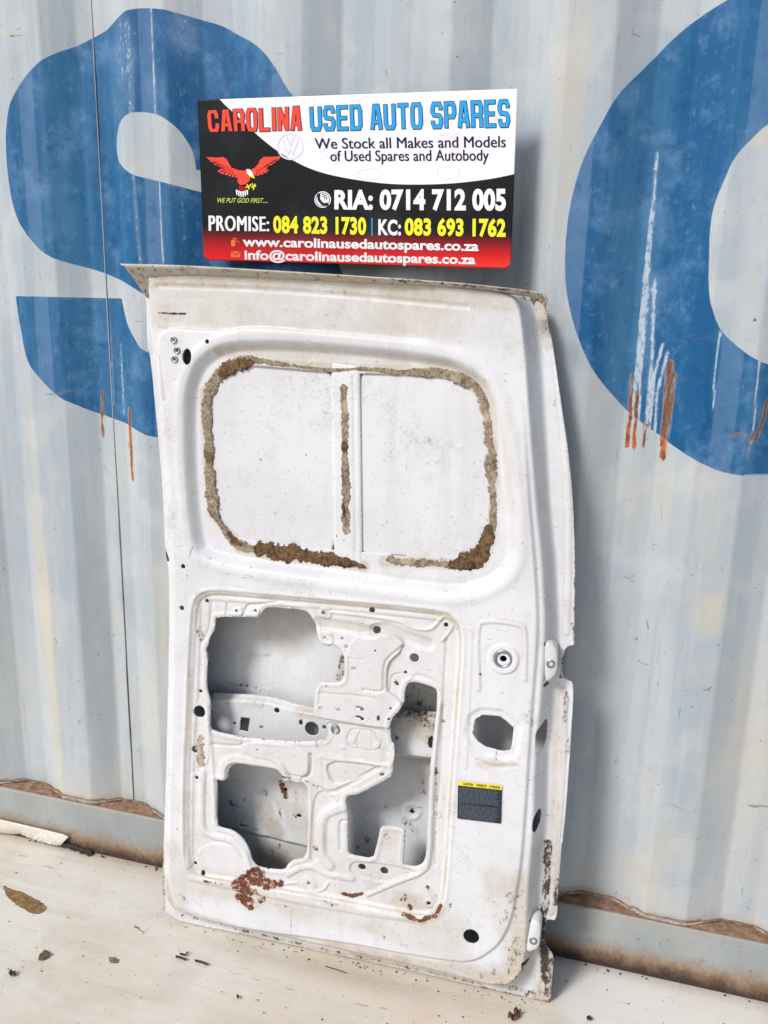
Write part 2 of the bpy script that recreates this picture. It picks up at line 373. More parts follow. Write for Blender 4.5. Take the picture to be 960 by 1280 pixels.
c = m.mix(m.mr(st2, .52, .62, 0, .5), c, (.335, .395, .45)); c = m.mix(m.mr(st3, .50, .62, 0, .26), c, (.50, .52, .53)); c = m.mix(m.mr(blot, .48, .62, 0, .4), c, (.52, .54, .54))
c = m.mix(m.mr(gr, .46, .66, 0, .38), c, (.37, .39, .40)); c = m.mix(m.mr(m.noise(22, st=(1, 1, .35), detail=7, rough=.7, off=38), .56, .66, 0, .35), c, (.50, .47, .40))
c = m.mix(m.op('MULTIPLY', m.attr('dark'), m.mr(blot, .3, .7, .25, .8)), c, (.30, .325, .34))
c = m.mix(m.op('MULTIPLY', m.op('MULTIPLY', m.attr('cream'), .8), m.mr(m.noise(10, st=(1, 1, .25), detail=5, off=14), .3, .7, .15, .85)), c, (.56, .49, .37))
bn = m.noise(55, detail=5, rough=.7); bf = m.mr(m.op('ADD', m.attr('blue'), m.op('MULTIPLY', m.op('SUBTRACT', bn, .5), .0022)), -.0008, .0008)
bc = m.mix(m.mr(m.noise(10, st=(1, 1, .12), detail=6, rough=.65, off=3), .38, .68), (.003, .080, .215), (.032, .145, .29))
bc = m.mix(m.mr(m.noise(13, detail=8, rough=.72, off=19), .47, .70, 0, .75), bc, (.10, .22, .40)); bc = m.mix(m.mr(m.attr('crest'), 0, 1, 0, .55), bc, (.12, .22, .38)); bc = m.mix(m.mr(m.noise(70, st=(1, 1, .5), detail=8, rough=.8, off=29), .56, .70, 0, .5), bc, (.20, .32, .46)); bc = m.mix(m.mr(m.noise(30, detail=6, rough=.7, off=49), .52, .7, 0, .5), bc, (.004, .05, .16))
sc = m.op('ADD', m.attr('scratch'), m.op('MULTIPLY', m.op('SUBTRACT', m.noise(150, st=(1, 1, .45), detail=5, rough=.8, off=2), .5), 2.0))
bc = m.mix(m.mr(sc, .55, .8, 0, .9), bc, (.50, .57, .65)); bc = m.mix(m.mr(m.attr('scratch'), 0, .9, 0, .35), bc, (.3, .42, .55))
c = m.mix(bf, c, bc)
hs = m.op('MULTIPLY', m.mr(m.noise(42, st=(.28, 1, 1.6), detail=2, off=51, dist=1.5), .725, .75), m.mr(m.noise(6, off=33, detail=2), .46, .6)); c = m.mix(m.op('MULTIPLY', hs, .6), c, (.16, .15, .15))
hs = m.op('MULTIPLY', m.mr(m.noise(55, st=(1.8, 1, .4), detail=2, off=61, dist=1), .74, .76), m.mr(m.noise(6, off=43, detail=2), .48, .62)); c = m.mix(m.op('MULTIPLY', hs, .6), c, (.17, .14, .12))
vv = m.voro(42); sp = m.op('MULTIPLY', m.mr(vv, .055, .085, 1, 0), m.mr(m.noise(9, off=37, detail=3), .54, .62)); c = m.mix(m.op('MULTIPLY', sp, .75), c, (.13, .09, .07))
for k, (st, scl, lo) in enumerate((((2.2, 1, .5), 40, .715), ((.5, 1, 2.0), 34, .715), ((1.4, 1, 1.1), 75, .72), ((3, 1, .2), 60, .71))):
    s_ = m.noise(scl, st=st, detail=2, off=71 + 9 * k, dist=1.2); f = m.op('MULTIPLY', m.mr(s_, lo, lo + .025), m.mr(m.noise(5, off=81 + k, detail=2), .46, .58)); c = m.mix(m.op('MULTIPLY', f, .65), c, (.17, .165, .165))
rn = m.noise(190, st=(1, 1, .14), detail=7, rough=.8, off=6); ra = m.attr('rust')
c = m.mix(m.mr(ra, .15, .9, 0, .4), c, (.55, .37, .20))
rc = m.mix(m.mr(m.noise(40, detail=3, off=9), .4, .6), (.17, .062, .028), (.42, .12, .03)); rc = m.mix(m.op('MULTIPLY', bf, .75), rc, (.115, .068, .042))
c = m.mix(m.mr(m.op('ADD', ra, m.op('MULTIPLY', m.op('SUBTRACT', rn, .5), 3.4)), .66, .86), c, rc); m.color(c)
m.bump(m.op('ADD', m.noise(5, detail=4, off=2), m.op('MULTIPLY', m.noise(160, detail=4), .06)), .42, .009)
mesh_np('side_panel', P3(np.stack([X.ravel(), Yc.ravel(), Z.ravel()], 1)), fq, m.m, box_root, True, dict(blue=blue.ravel(), rust=rust.ravel(), scratch=scr.ravel(), cream=cream.ravel(), dark=dark.ravel(), crest=crest.ravel()))
# bottom rail: pressed channel with a ledge, dirty and rusty at the foot
RT = .131
m = MB('rail_paint', .6, .35); geo_z = m.t.nodes.new('ShaderNodeSeparateXYZ'); m.L(m.tc, geo_z.inputs[0]); zc = geo_z.outputs[2]
c = m.mix(m.mr(m.noise(5, st=(1, 1, .6), detail=5), .35, .7), (.255, .28, .28), (.345, .37, .36)); c = m.mix(m.mr(m.noise(40, detail=5, rough=.75), .58, .72, 0, .6), c, (.22, .20, .17))
zf = m.op('ADD', zc, m.op('MULTIPLY', m.op('SUBTRACT', m.noise(13, st=(1, 1, .7), detail=9, rough=.82, off=2), .5), .10))
c = m.mix(m.mr(m.noise(24, st=(1, 1, .4), detail=8, rough=.8, off=5), .50, .68, 0, .6), c, (.30, .275, .235))
c = m.mix(m.mr(zf, .024, .072, .95, 0), c, (.27, .165, .09)); c = m.mix(m.mr(zf, .004, .046, 1, 0), c, (.045, .030, .022))
c = m.mix(m.mr(zf, .112, .140, 0, .5), c, (.36, .27, .2)); v = m.voro(30); c = m.mix(m.mr(v, .05, .08, .7, 0), c, (.10, .07, .05)); m.color(c); m.bump(m.noise(70, detail=5), .3, .002)
mrail = m.m
m = MB('rusty_ledge', .9, .1); nn = m.noise(45, detail=7, rough=.75); c = m.mix(m.mr(nn, .35, .65), (.16, .085, .055), (.33, .22, .15)); m.color(c); m.bump(nn, .6, .004); mledge = m.m
rx = np.arange(-4.2, 4.81, .1)
prof = [(-.009, .000), (-.009, .030), (-.009, .126), (-.0075, .1295), (-.004, RT), (.06, RT)]
v = [(x, y + .0008 * math.sin(x * 5), z) for x in rx for y, z in prof]; k = len(prof)
mesh_np('bottom_rail', P3(v), np.array([(i * k + j, (i + 1) * k + j, (i + 1) * k + j + 1, i * k + j + 1) for i in range(len(rx) - 1) for j in range(k - 1)]), mrail, box_root, False)
# rusty dirt lying on the ledge inside each recess and the weld line that follows the folds
lx = np.arange(-2.2, 1.6, .006); rows = 7; v = []
for x in lx:
    d = float(corr(x))
    for j in range(rows):
        t = j / (rows - 1); v.append((x, -.0045 + t * (d + .002), RT + .0008 + (.006 * t * (d / DEPTH)) + .0022 * float(vnoise(np.array(x), np.array(t), .02, 8)) * (d / DEPTH)))
mesh_np('ledge_rust', P3(v), np.array([(i * rows + j, (i + 1) * rows + j, (i + 1) * rows + j + 1, i * rows + j + 1) for i in range(len(lx) - 1) for j in range(rows - 1)]), mledge, box_root)
m = MB('weld_line', .75, .2); c = m.mix(m.mr(m.noise(60, detail=5, rough=.7), .42, .58), (.26, .18, .13), (.46, .40, .34)); m.color(c); mweld = m.m
wv = [(x, float(corr(x)) - .002, RT + .0035 + .0075 * float(corr(x)) / DEPTH + .0012 * math.sin(x * 190) * random.random()) for x in lx]
mesh_np('weld_bead', P3(tube(wv, [.0016 + .0009 * random.random() for _ in wv], 6)[0]), tube(wv, .003, 6)[1], mweld, box_root)
mesh_np('weld_bead', P3(tube([(x, y - .006 * (y > .01) - .002, z + .009) for x, y, z in wv], .0016, 5)[0]), tube(wv, .003, 5)[1], mledge, box_root)
def seam_mat():
    m = MB('seam_sealer', .8, .2); c = m.mix(m.mr(m.noise(6, st=(1, 1, .5), detail=4, off=3), .42, .58), (.16, .10, .08), (.36, .36, .36)); m.color(c); return m.m
# vertical seam between two side sheets
sp_ = hitY([(110, -40), (122, 180), (136, 420), (150, 700), (165, 985)], DEPTH - .004)
x_m = float(np.mean(sp_[:, 0])); sv = [(sp_[0, 0] + (sp_[-1, 0] - sp_[0, 0]) * t, DEPTH - .0025, 2.4 - t * 2.26) for t in np.linspace(0, 1, 60)]
xa, xb = np.polyfit(sp_[:, 1], sp_[:, 0], 1); sv = [(xa * z + xb, DEPTH - .001, z) for (_, _, z) in sv]
mesh_np('sheet_seam', P3(tube(sv, .0014, 6)[0]), tube(sv, .003, 6)[1], seam_mat(), box_root)
# rest of the box: roof sheet, end walls, top rail, floor rail
mcont = plain('container_plain', (.45, .50, .55), .55)
for nm, b in (('top_rail', box(-4.25, 4.85, -.012, .06, 2.44, 2.56)), ('roof', box(-4.25, 4.85, .061, 2.4, 2.53, 2.56)), ('end_wall', box(-4.25, -4.20, .0, 2.4, .13, 2.438)), ('end_wall', box(4.80, 4.85, .0, 2.4, .13, 2.438)), ('far_wall', box(-4.2, 4.8, 2.36, 2.4, .0, 2.528))):
    mesh_np(nm, P3(b[0]), b[1], mcont, box_root, False)

# =================================================================== GROUND
gx_ = np.unique(np.round(lines(-1.9, 1.0, .006, -30, 30, 1.0), 5)); gy_ = np.unique(np.round(lines(-1.15, .02, .006, -30, 30, 1.0), 5))
X, Y = np.meshgrid(gx_, gy_, indexing='ij'); gz = .0028 * (vnoise(X, Y, .25, 11) - .5) - .0014
stain = np.zeros_like(X); dk = np.zeros_like(X); wht = np.zeros_like(X)
def gsplat(arr, poly, amp, soft=.004):
    P = hitG(poly); m = (X > P[:, 0].min() - .05) & (X < P[:, 0].max() + .05) & (Y > P[:, 1].min() - .05) & (Y < P[:, 1].max() + .05)
    arr[m] = np.maximum(arr[m], amp * ss(.5 + sdf(X[m], Y[m], P) / soft / 2))
gsplat(stain, [(2, 1103), (10, 1108), (32, 1116), (50, 1125), (60, 1134), (52, 1142), (40, 1142), (22, 1132), (8, 1120)], 1.0)
gsplat(stain, [(134, 1196), (142, 1194), (151, 1198), (148, 1204), (137, 1203)], .95, .005)
gsplat(stain, [(162, 1149), (172, 1155), (186, 1165), (178, 1168), (166, 1158)], .7, .006)
gsplat(stain, [(70, 1185), (90, 1180), (92, 1190), (75, 1200)], .15, .02)
gsplat(wht, [(120, 1075), (240, 1160), (420, 1215), (560, 1262), (420, 1290), (150, 1200), (60, 1100)], .2, .05)
gsplat(wht, [(700, 1190), (960, 1245), (960, 1330), (720, 1290), (690, 1240)], .9, .03)
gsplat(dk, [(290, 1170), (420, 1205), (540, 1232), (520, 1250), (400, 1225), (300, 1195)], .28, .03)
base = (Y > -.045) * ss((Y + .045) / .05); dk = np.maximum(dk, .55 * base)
m = MB('ground_board', .62, .3)
g1 = m.noise(3.2, detail=5, off=1); g2 = m.noise(14, st=(.25, 1.4, 1), detail=5, rough=.6, off=2, dist=.4); g3 = m.noise(60, detail=6, rough=.75)
c = m.mix(m.mr(g1, .38, .64), (.60, .54, .445), (.66, .63, .57)); c = m.mix(m.mr(g2, .42, .66, 0, .32), c, (.47, .405, .31)); c = m.mix(m.mr(g3, .45, .7, 0, .35), c, (.66, .635, .58))
c = m.mix(m.mr(m.noise(26, st=(.10, 2.0, 1), detail=3, off=77), .54, .70, 0, .22), c, (.44, .39, .31))
for k, (st, scl, lo) in enumerate((((.25, 2.5, 1), 30, .69), ((1.2, .5, 1), 26, .70), ((.4, 1.3, 1), 60, .70))):
    s_ = m.noise(scl, st=st, detail=2, off=91 + 9 * k, dist=1.5); f = m.op('MULTIPLY', m.mr(s_, lo, lo + .03), m.mr(m.noise(5, off=85 + k, detail=2), .46, .58)); c = m.mix(m.op('MULTIPLY', f, .40), c, (.24, .20, .15))
c = m.mix(m.mr(m.noise(90, detail=9, rough=.85, off=97), .55, .72, 0, .5), c, (.36, .31, .24))
c = m.mix(m.mr(m.noise(11, detail=8, rough=.72, off=57), .50, .68, 0, .45), c, (.50, .46, .40))
c = m.mix(m.mr(m.noise(7, detail=4, off=27), .58, .72, 0, .35), c, (.60, .43, .32))
c = m.mix(m.op('MULTIPLY', m.attr('white'), .75), c, (.71, .70, .67))
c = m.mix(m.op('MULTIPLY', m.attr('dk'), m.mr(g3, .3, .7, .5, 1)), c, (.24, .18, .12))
v = m.voro(28); c = m.mix(m.op('MULTIPLY', m.mr(v, .05, .075, 1, 0), m.mr(m.noise(8, off=5), .5, .6)), c, (.09, .06, .04))
v = m.voro(70); c = m.mix(m.op('MULTIPLY', m.mr(v, .08, .12, .6, 0), m.mr(m.noise(13, off=15), .52, .62)), c, (.12, .08, .05))
hs = m.op('MULTIPLY', m.mr(m.noise(20, st=(.35, 1.6, 1), detail=2, off=52, dist=2), .715, .735), .4); c = m.mix(hs, c, (.2, .15, .1))
sn = m.noise(60, st=(.5, 1.6, 1), detail=6, rough=.8, off=8)
c = m.mix(m.mr(m.op('ADD', m.attr('stain'), m.op('MULTIPLY', m.op('SUBTRACT', sn, .5), 1.2)), .48, .60), c, m.mix(m.mr(g3, .4, .62), (.17, .095, .035), (.30, .20, .095)))
m.color(c); m.bump(m.op('ADD', m.op('MULTIPLY', g2, .6), m.op('MULTIPLY', g3, .25)), .25, .002); MG = m
n = X.shape; idx = np.arange(X.size).reshape(n)
fq = np.stack([idx[:-1, :-1].ravel(), idx[1:, :-1].ravel(), idx[1:, 1:].ravel(), idx[:-1, 1:].ravel()], 1)
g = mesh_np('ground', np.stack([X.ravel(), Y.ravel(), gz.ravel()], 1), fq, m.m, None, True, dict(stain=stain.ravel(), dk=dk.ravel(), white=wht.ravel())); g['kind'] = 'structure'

# torn strip of board pushed up against the rail
top = hitY([(-70, 1008), (0, 1024), (30, 1031), (60, 1038), (80, 1043), (86, 1046)], -.014)
bot = hitG([(-70, 1020), (0, 1040), (27, 1042), (42, 1048), (62, 1054), (76, 1056)], .004)
v = []; K = 10; tt = np.linspace(0, 1, 80)
tp = np.stack([np.interp(tt, np.linspace(0, 1, 6), top[:, i]) for i in (0, 1)], 1); bt = np.stack([np.interp(tt, np.linspace(0, 1, 6), bot[:, i]) for i in (0, 1)], 1)
for i in range(80):
    j_ = .0012 * (float(vnoise(np.array(tt[i]), np.array(0.), .03, 4)) - .5) * 2
    a = np.array([tp[i, 0], -.013, tp[i, 1]]); b = np.array([bt[i, 0], bt[i, 1] + j_, .003])
    for k in range(K):
        t = k / (K - 1); q = a * (1 - t) + b * t; q[1] -= .004 * math.sin(t * math.pi); v.append(q)
o = mesh_np('torn_board', v, np.array([(i * K + j, i * K + j + 1, (i + 1) * K + j + 1, (i + 1) * K + j) for i in range(79) for j in range(K - 1)]), plain('white_board', (.68, .64, .57), .6), None)
md = o.modifiers.new('thick', 'SOLIDIFY'); md.thickness = .003; md.offset = 1
tag(o, 'torn white strip of board pushed up against the container rail at far left', 'board strip')

# =================================================================== VAN DOOR
MD = Matrix([[U[i], -N[i], V[i], A0[i]] for i in range(3)] + [[0, 0, 0, 1]])
door = thing('van_door', 'worn white van side door with window blanked over, leaning inside out on the container', 'door', mat=MD)
FW, PK, SK = .045, .037, -.056
OUT = hitD(chaikin([(181, 366), (183, 343), (250, 345), (400, 350), (520, 356), (600, 362), (672, 369), (682, 380), (691, 430), (701, 500), (710, 560), (716, 620), (719, 700), (718, 800), (718, 806), (708, 808), (704, 820), (703, 845), (708, 850), (716, 853), (717, 870), (712, 950), (707, 1020), (702, 1060), (698, 1110), (696, 1151), (683, 1149), (681, 1160), (682, 1185), (692, 1193), (691, 1215), (688, 1254), (672, 1250), (600, 1234), (500, 1211), (400, 1190), (300, 1167), (204, 1147), (203, 1100), (205, 1020), (208, 960), (209, 900), (211, 800), (211, 715), (207, 690), (204, 619), (198, 547), (189, 453), (184, 430), (183, 380)], 1), 0.0)
A_ = hitD(chaikin([(187, 341), (300, 345), (450, 352), (600, 364), (640, 371), (650, 390), (656, 465), (662, 559), (667, 640), (673, 690), (675.6, 736), (678, 790), (671, 894), (665, 953), (663, 1040), (657.5, 1091), (655, 1142), (653, 1195), (648, 1216), (636, 1230), (616, 1232), (590, 1225), (500, 1203), (400, 1182), (300, 1158), (222, 1142), (209, 1128), (206, 1095), (207, 1020), (211, 900), (213, 800), (213, 700), (207, 610), (201, 540), (193, 455), (188, 400)], 2), FW)
A2 = hitD(chaikin([(196, 409), (280, 414), (312, 408), (430, 418), (530, 427), (590, 424), (628, 400), (646, 388), (653, 470), (660, 600), (670, 720), (673, 790), (664, 900), (658, 1000), (652, 1080), (640, 1150), (625, 1181), (597, 1201), (574, 1204), (502, 1193), (440, 1181), (297, 1161), (232, 1144), (213, 1125), (209, 1090), (211, 1020), (214, 900), (216, 800), (216, 700), (210, 610), (204, 540), (197, 460)], 2), FW)
C1 = hitD(chaikin([(227, 520), (229, 480), (241, 450), (262, 432), (290, 423), (360, 423), (430, 428), (520, 437), (570, 446), (605, 465), (625, 500), (638, 560), (646, 630), (650, 690), (640, 718), (615, 737), (570, 750), (480, 738), (380, 724), (300, 712), (262, 703), (240, 690), (232, 640), (228, 580)], 2), FW)
WN = hitD(chaikin([(262, 500), (266, 472), (285, 456), (340, 459), (420, 466), (500, 468), (560, 472), (588, 484), (604, 512), (611, 560), (612, 620), (606, 672), (592, 692), (560, 699), (480, 692), (420, 688), (340, 680), (300, 672), (280, 660), (270, 640), (264, 580)], 2), FW - .02)
C3 = hitD(chaikin([(241, 770), (245, 748), (262, 739), (330, 745), (420, 753), (500, 760), (553, 766), (572, 778), (577, 800), (570, 900), (563, 1000), (557, 1100), (552, 1132), (542, 1144), (525, 1146), (480, 1138), (400, 1122), (300, 1104), (245, 1096), (232, 1083), (231, 1000), (235, 900), (238, 820)], 2), FW)
def hp(pts, it=1): return hitD(chaikin(pts, it), PK)
H1 = hp([(270, 771), (304, 771), (322, 772), (326, 768), (332, 759), (346, 759), (367, 761), (381, 763), (388, 768), (394, 780), (398, 799), (402, 805), (409, 807.5), (422, 808), (427, 814), (430, 822), (430.6, 842), (429, 849), (424, 852), (401, 851), (397, 855), (394, 865), (392.5, 892), (400, 898), (408, 904), (410, 920), (405, 927), (356, 927), (304, 922), (266, 914), (263, 905), (263.5, 876), (259, 863), (258, 849), (260, 820), (257, 812), (260, 806), (262, 797), (268, 788), (269, 780)])
H2 = hp([(513, 853), (522, 853), (544, 860), (546.5, 866), (545.6, 888), (543.5, 903), (541, 925), (540, 940), (537, 962), (535, 1004), (533, 1067), (529, 1079), (519.6, 1084), (505, 1081), (504, 1077), (506, 1050), (507, 1038), (503, 1035), (490, 1033), (476, 1033), (474, 1042), (471, 1056), (466, 1074), (438, 1069), (434.6, 1064), (434.6, 1025), (435, 1010), (432, 1003), (433, 996), (440, 993.5), (446, 994), (488, 972), (491.5, 964), (493.5, 931), (488, 928), (488, 900), (505, 881), (506, 863), (509, 855)])
H3 = hp([(285.4, 974), (285.4, 962), (290, 956), (298, 954), (325, 958), (348, 962), (354, 968), (356, 976), (384, 979), (385, 1010), (385, 1040), (384, 1058), (383, 1067), (378, 1074), (367, 1075), (360, 1080), (356, 1088), (333, 1086), (321, 1083), (315, 1075), (312, 1062), (304, 1048), (292, 1038), (275, 1034), (271.5, 1030), (272, 978), (270, 974)])
OCT = hitD([(590.5, 918), (593.5, 900), (603, 894), (625, 896), (633, 902), (642, 910), (640, 930), (638, 938.5), (629, 940), (607, 934.4), (597.6, 928)], FW - .002)
SLT = hitD(chaikin([(670.7, 910), (682, 900), (683.5, 906), (681.5, 934), (671.7, 942), (670, 925)], 1), .022)
def E(x, y, r, w=PK, ry=None, an=0.0):
    c = hitD([(x, y)], w)[0]; k = .5 * (np.linalg.norm(hitD([(x + 5, y)], w)[0] - c) + np.linalg.norm(hitD([(x, y + 5)], w)[0] - c)) / 5
    return (c[0], c[1], r * k, (ry or r) * k, math.radians(an))
circ = [E(250, 889, 7.2), E(245, 936, 4.4), E(246.5, 971.5, 2.4), E(251, 864, 2.3), E(259, 751, 2.5), E(227.5, 760, 3, FW), E(229, 708, 2.9, FW), E(296, 763, 2), E(320, 763, 2), E(405, 765.4, 2.7), E(465.4, 762.3, 3.7), E(470, 788, 5, ry=4.4), E(406.5, 796.7, 2), E(428, 798, 2), E(433, 808, 2.4), E(470, 812.7, 1.6), E(443.5, 834.8, 3.6, ry=2), E(518, 822.3, 5.7), E(506.7, 840.6, 2.2), E(495.6, 854.4, 3.6, ry=2.3, an=-50), E(557.7, 781, 2.9), E(410, 856.7, 1.8), E(402, 883.5, 2.4), E(424.4, 886, 2.3), E(473.7, 896.7, 2, ry=3.8), E(488.8, 884.6, 1.7), E(487, 897.7, 1.9), E(554, 902, 2.5), E(419, 912, 3.2), E(477.3, 968.3, 3.2, ry=2.2, an=25), E(546, 1017, 2.6), E(452, 1084.8, 4.6, ry=4), E(480, 1089.4, 4.8), E(386, 1103.7, 2.4), E(536, 1129, 2.6), E(244.4, 1078.8, 2.3), E(255, 1090, 2.5, ry=3.5), E(322, 936.5, 1.4), E(392, 982, 1.6), E(629, 824, 4.2, FW), E(671, 1024, 4, .02, 14, -5), E(589, 1171, 9.4, FW), E(221, 437.8, 2.2, FW), E(217, 425, 1.8, FW), E(218, 449, 2, FW), E(259, 427, 2.8, FW), E(233.4, 446, 6.2, FW, 9.6), E(684, 801, 3, .012), E(683, 853, 3, .012), E(664, 1146, 2, .012), E(657.5, 1196, 4, .012), E(714, 697, .001, 0)]
circ = [c for c in circ if c[2] > .001]
circ += [E(449, 883, 4.5, ry=1.6), E(453.5, 885.5, 2.4, ry=2.4), E(449, 895, 4.5, ry=1.6), E(453.5, 897.5, 2.4, ry=2.4)]
BEADS = [  # photo polyline, depth plane, half width m, height m
    ([(198, 357), (330, 362), (450, 371), (585, 384)], FW, .004, -.0022), ([(195, 366), (400, 376)], FW, .012, -.0008),
    ([(279, 973), (279, 958), (288, 949), (310, 950), (345, 956), (353, 962), (358, 972)], PK, .009, .0065),
    ([(398, 779), (440, 785), (462, 790), (482, 786), (505, 795), (535, 806)], PK, .011, -.0055),
    ([(415, 765), (455, 769), (498, 776), (517, 785), (538, 786), (552, 773), (560, 771), (566, 782), (553, 800)], PK, .0035, .0035),
    ([(268, 747), (330, 752), (420, 759), (550, 772)], PK, .005, .003),
    ([(248, 760), (245, 860), (240, 960), (238, 1080)], PK, .006, .003),
    ([(388, 944), (387, 966), (378, 974)], PK, .004, -.0045), ([(398, 985), (418, 990), (474, 960)], PK, .004, -.004), ([(404, 990), (404, 950)], PK, .003, -.001),
    ([(400, 946), (440, 952), (488, 958)], PK, .003, .0015), ([(430, 1008), (406, 1018), (401, 1040), (402, 1066), (412, 1082)], PK, .010, .005), ([(434, 1026), (425, 1030), (425, 1062)], PK, .003, -.003),
    ([(460, 1118), (500, 1101), (528, 1089), (537, 1070), (540, 1000), (545, 930), (550, 880)], PK, .0045, .0045),
    ([(558, 800), (554, 880), (551, 960), (546, 1010), (544, 1080)], PK, .003, -.002),
    ([(360, 1093), (375, 1085), (390, 1084), (410, 1093), (440, 1098)], PK, .006, .004), ([(350, 1106), (372, 1103), (385, 1112), (402, 1113), (410, 1104)], PK, .003, .003),
    ([(240, 1095), (300, 1108), (400, 1128), (480, 1141), (530, 1148)], PK, .006, .003), ([(265, 930), (300, 932), (304, 922)], PK, .003, -.003), ([(304, 924), (304, 944)], PK, .002, .0015),
    ([(254, 965), (253, 1030), (266, 1044), (290, 1050), (305, 1065), (312, 1085)], PK, .007, .005), ([(262, 905), (266, 960), (270, 1020)], PK, .004, .003),
    ([(265, 752), (262, 785), (255, 800)], PK, .004, -.003), ([(284, 755), (283, 768)], PK, .002, -.003), ([(305, 768), (310, 757), (322, 755), (345, 753)], PK, .0025, -.0035),
    ([(400, 865), (450, 869), (470, 872)], PK, .002, -.0018), ([(430, 822), (453, 824)], PK, .0015, -.0015), ([(439, 808), (454, 824)], PK, .0015, -.0015), ([(455, 861), (478, 863), (480, 850), (483, 826), (503, 808)], PK, .0025, -.003), ([(488, 862), (490, 846), (500, 842)], PK, .002, -.002),
    ([(408, 905), (412, 922), (400, 930)], PK, .0012, -.002), ([(492, 936), (480, 945), (478, 955), (484, 962)], PK, .001, -.001),
    ([(437, 915), (445, 912), (465, 915), (471, 924), (476, 928), (474, 936), (462, 939), (440, 935), (433, 926), (437, 915)], PK, .0011, -.0022), ([(450, 914), (446, 925), (447, 937)], PK, .001, -.0022), ([(465, 915), (464, 938)], PK, .001, -.0015),
    ([(420, 1108), (420, 1097), (432, 1098)], PK, .001, -.0015), ([(236, 1060), (236, 1045), (246, 1046)], PK, .001, -.0015), ([(404, 1040), (404, 1070)], PK, .002, .001),
    ([(598, 862), (597, 790), (608, 777), (648, 781), (656, 795), (656, 850)], FW, .004, .0022), ([(597, 950), (615, 958), (645, 958)], FW, .004, -.0025), ([(589, 790), (582, 960)], FW, .003, .001),
    ([(688, 400), (702, 520), (709, 620), (710, 700), (708, 790)], .0, .006, .0022), ([(706, 870), (700, 1000), (692, 1100), (689, 1140)], .0, .006, .0022), ([(684, 1200), (682, 1240)], 0, .005, .002), ([(655, 1210), (640, 1225), (625, 1230)], .03, .006, .002), ([(199, 448), (206, 500)], FW, .004, -.002)]
PLAT = [  # raised or sunk panels
    ([(401, 851), (424, 852), (432, 843), (432, 822), (437, 806), (450, 792), (478, 790), (500, 797), (505, 804), (500, 815), (485, 828), (482, 862), (497, 872), (505, 882), (489, 905), (488, 911), (400, 897), (393, 890), (394, 862)], .0055, .0028),
    ([(396, 900), (488, 912), (492, 935), (488, 958), (410, 942), (394, 935)], -.003, .004),
    ([(306, 925), (390, 935), (386, 972), (358, 966), (345, 950), (306, 944)], .003, .005), ([(404, 950), (484, 958), (416, 986)], -.004, .005),
    ([(266, 1052), (288, 1055), (304, 1072), (312, 1092), (296, 1104), (248, 1092), (246, 1062)], .003, .006), ([(392, 985), (425, 1000), (400, 1020), (398, 1078), (386, 1078)], -.0025, .005),
    ([(250, 870), (261, 880), (263, 905), (262, 955), (244, 960), (240, 900)], .0015, .003), ([(440, 1075), (530, 1088), (480, 1105), (435, 1092)], -.003, .006), ([(508, 855), (520, 840), (545, 850), (552, 865), (549, 880)], -.001, .004), ([(288, 762), (302, 757), (304, 770), (287, 770)], .002, .002), ([(308, 762), (325, 758), (325, 771), (308, 771)], .002, .002), ([(396, 790), (414, 787), (418, 806), (400, 806)], .002, .003), ([(398, 758), (414, 760), (414, 774), (398, 772)], .002, .002)]
def smooth_min_wall(s, L): return ss(1 + s / L)
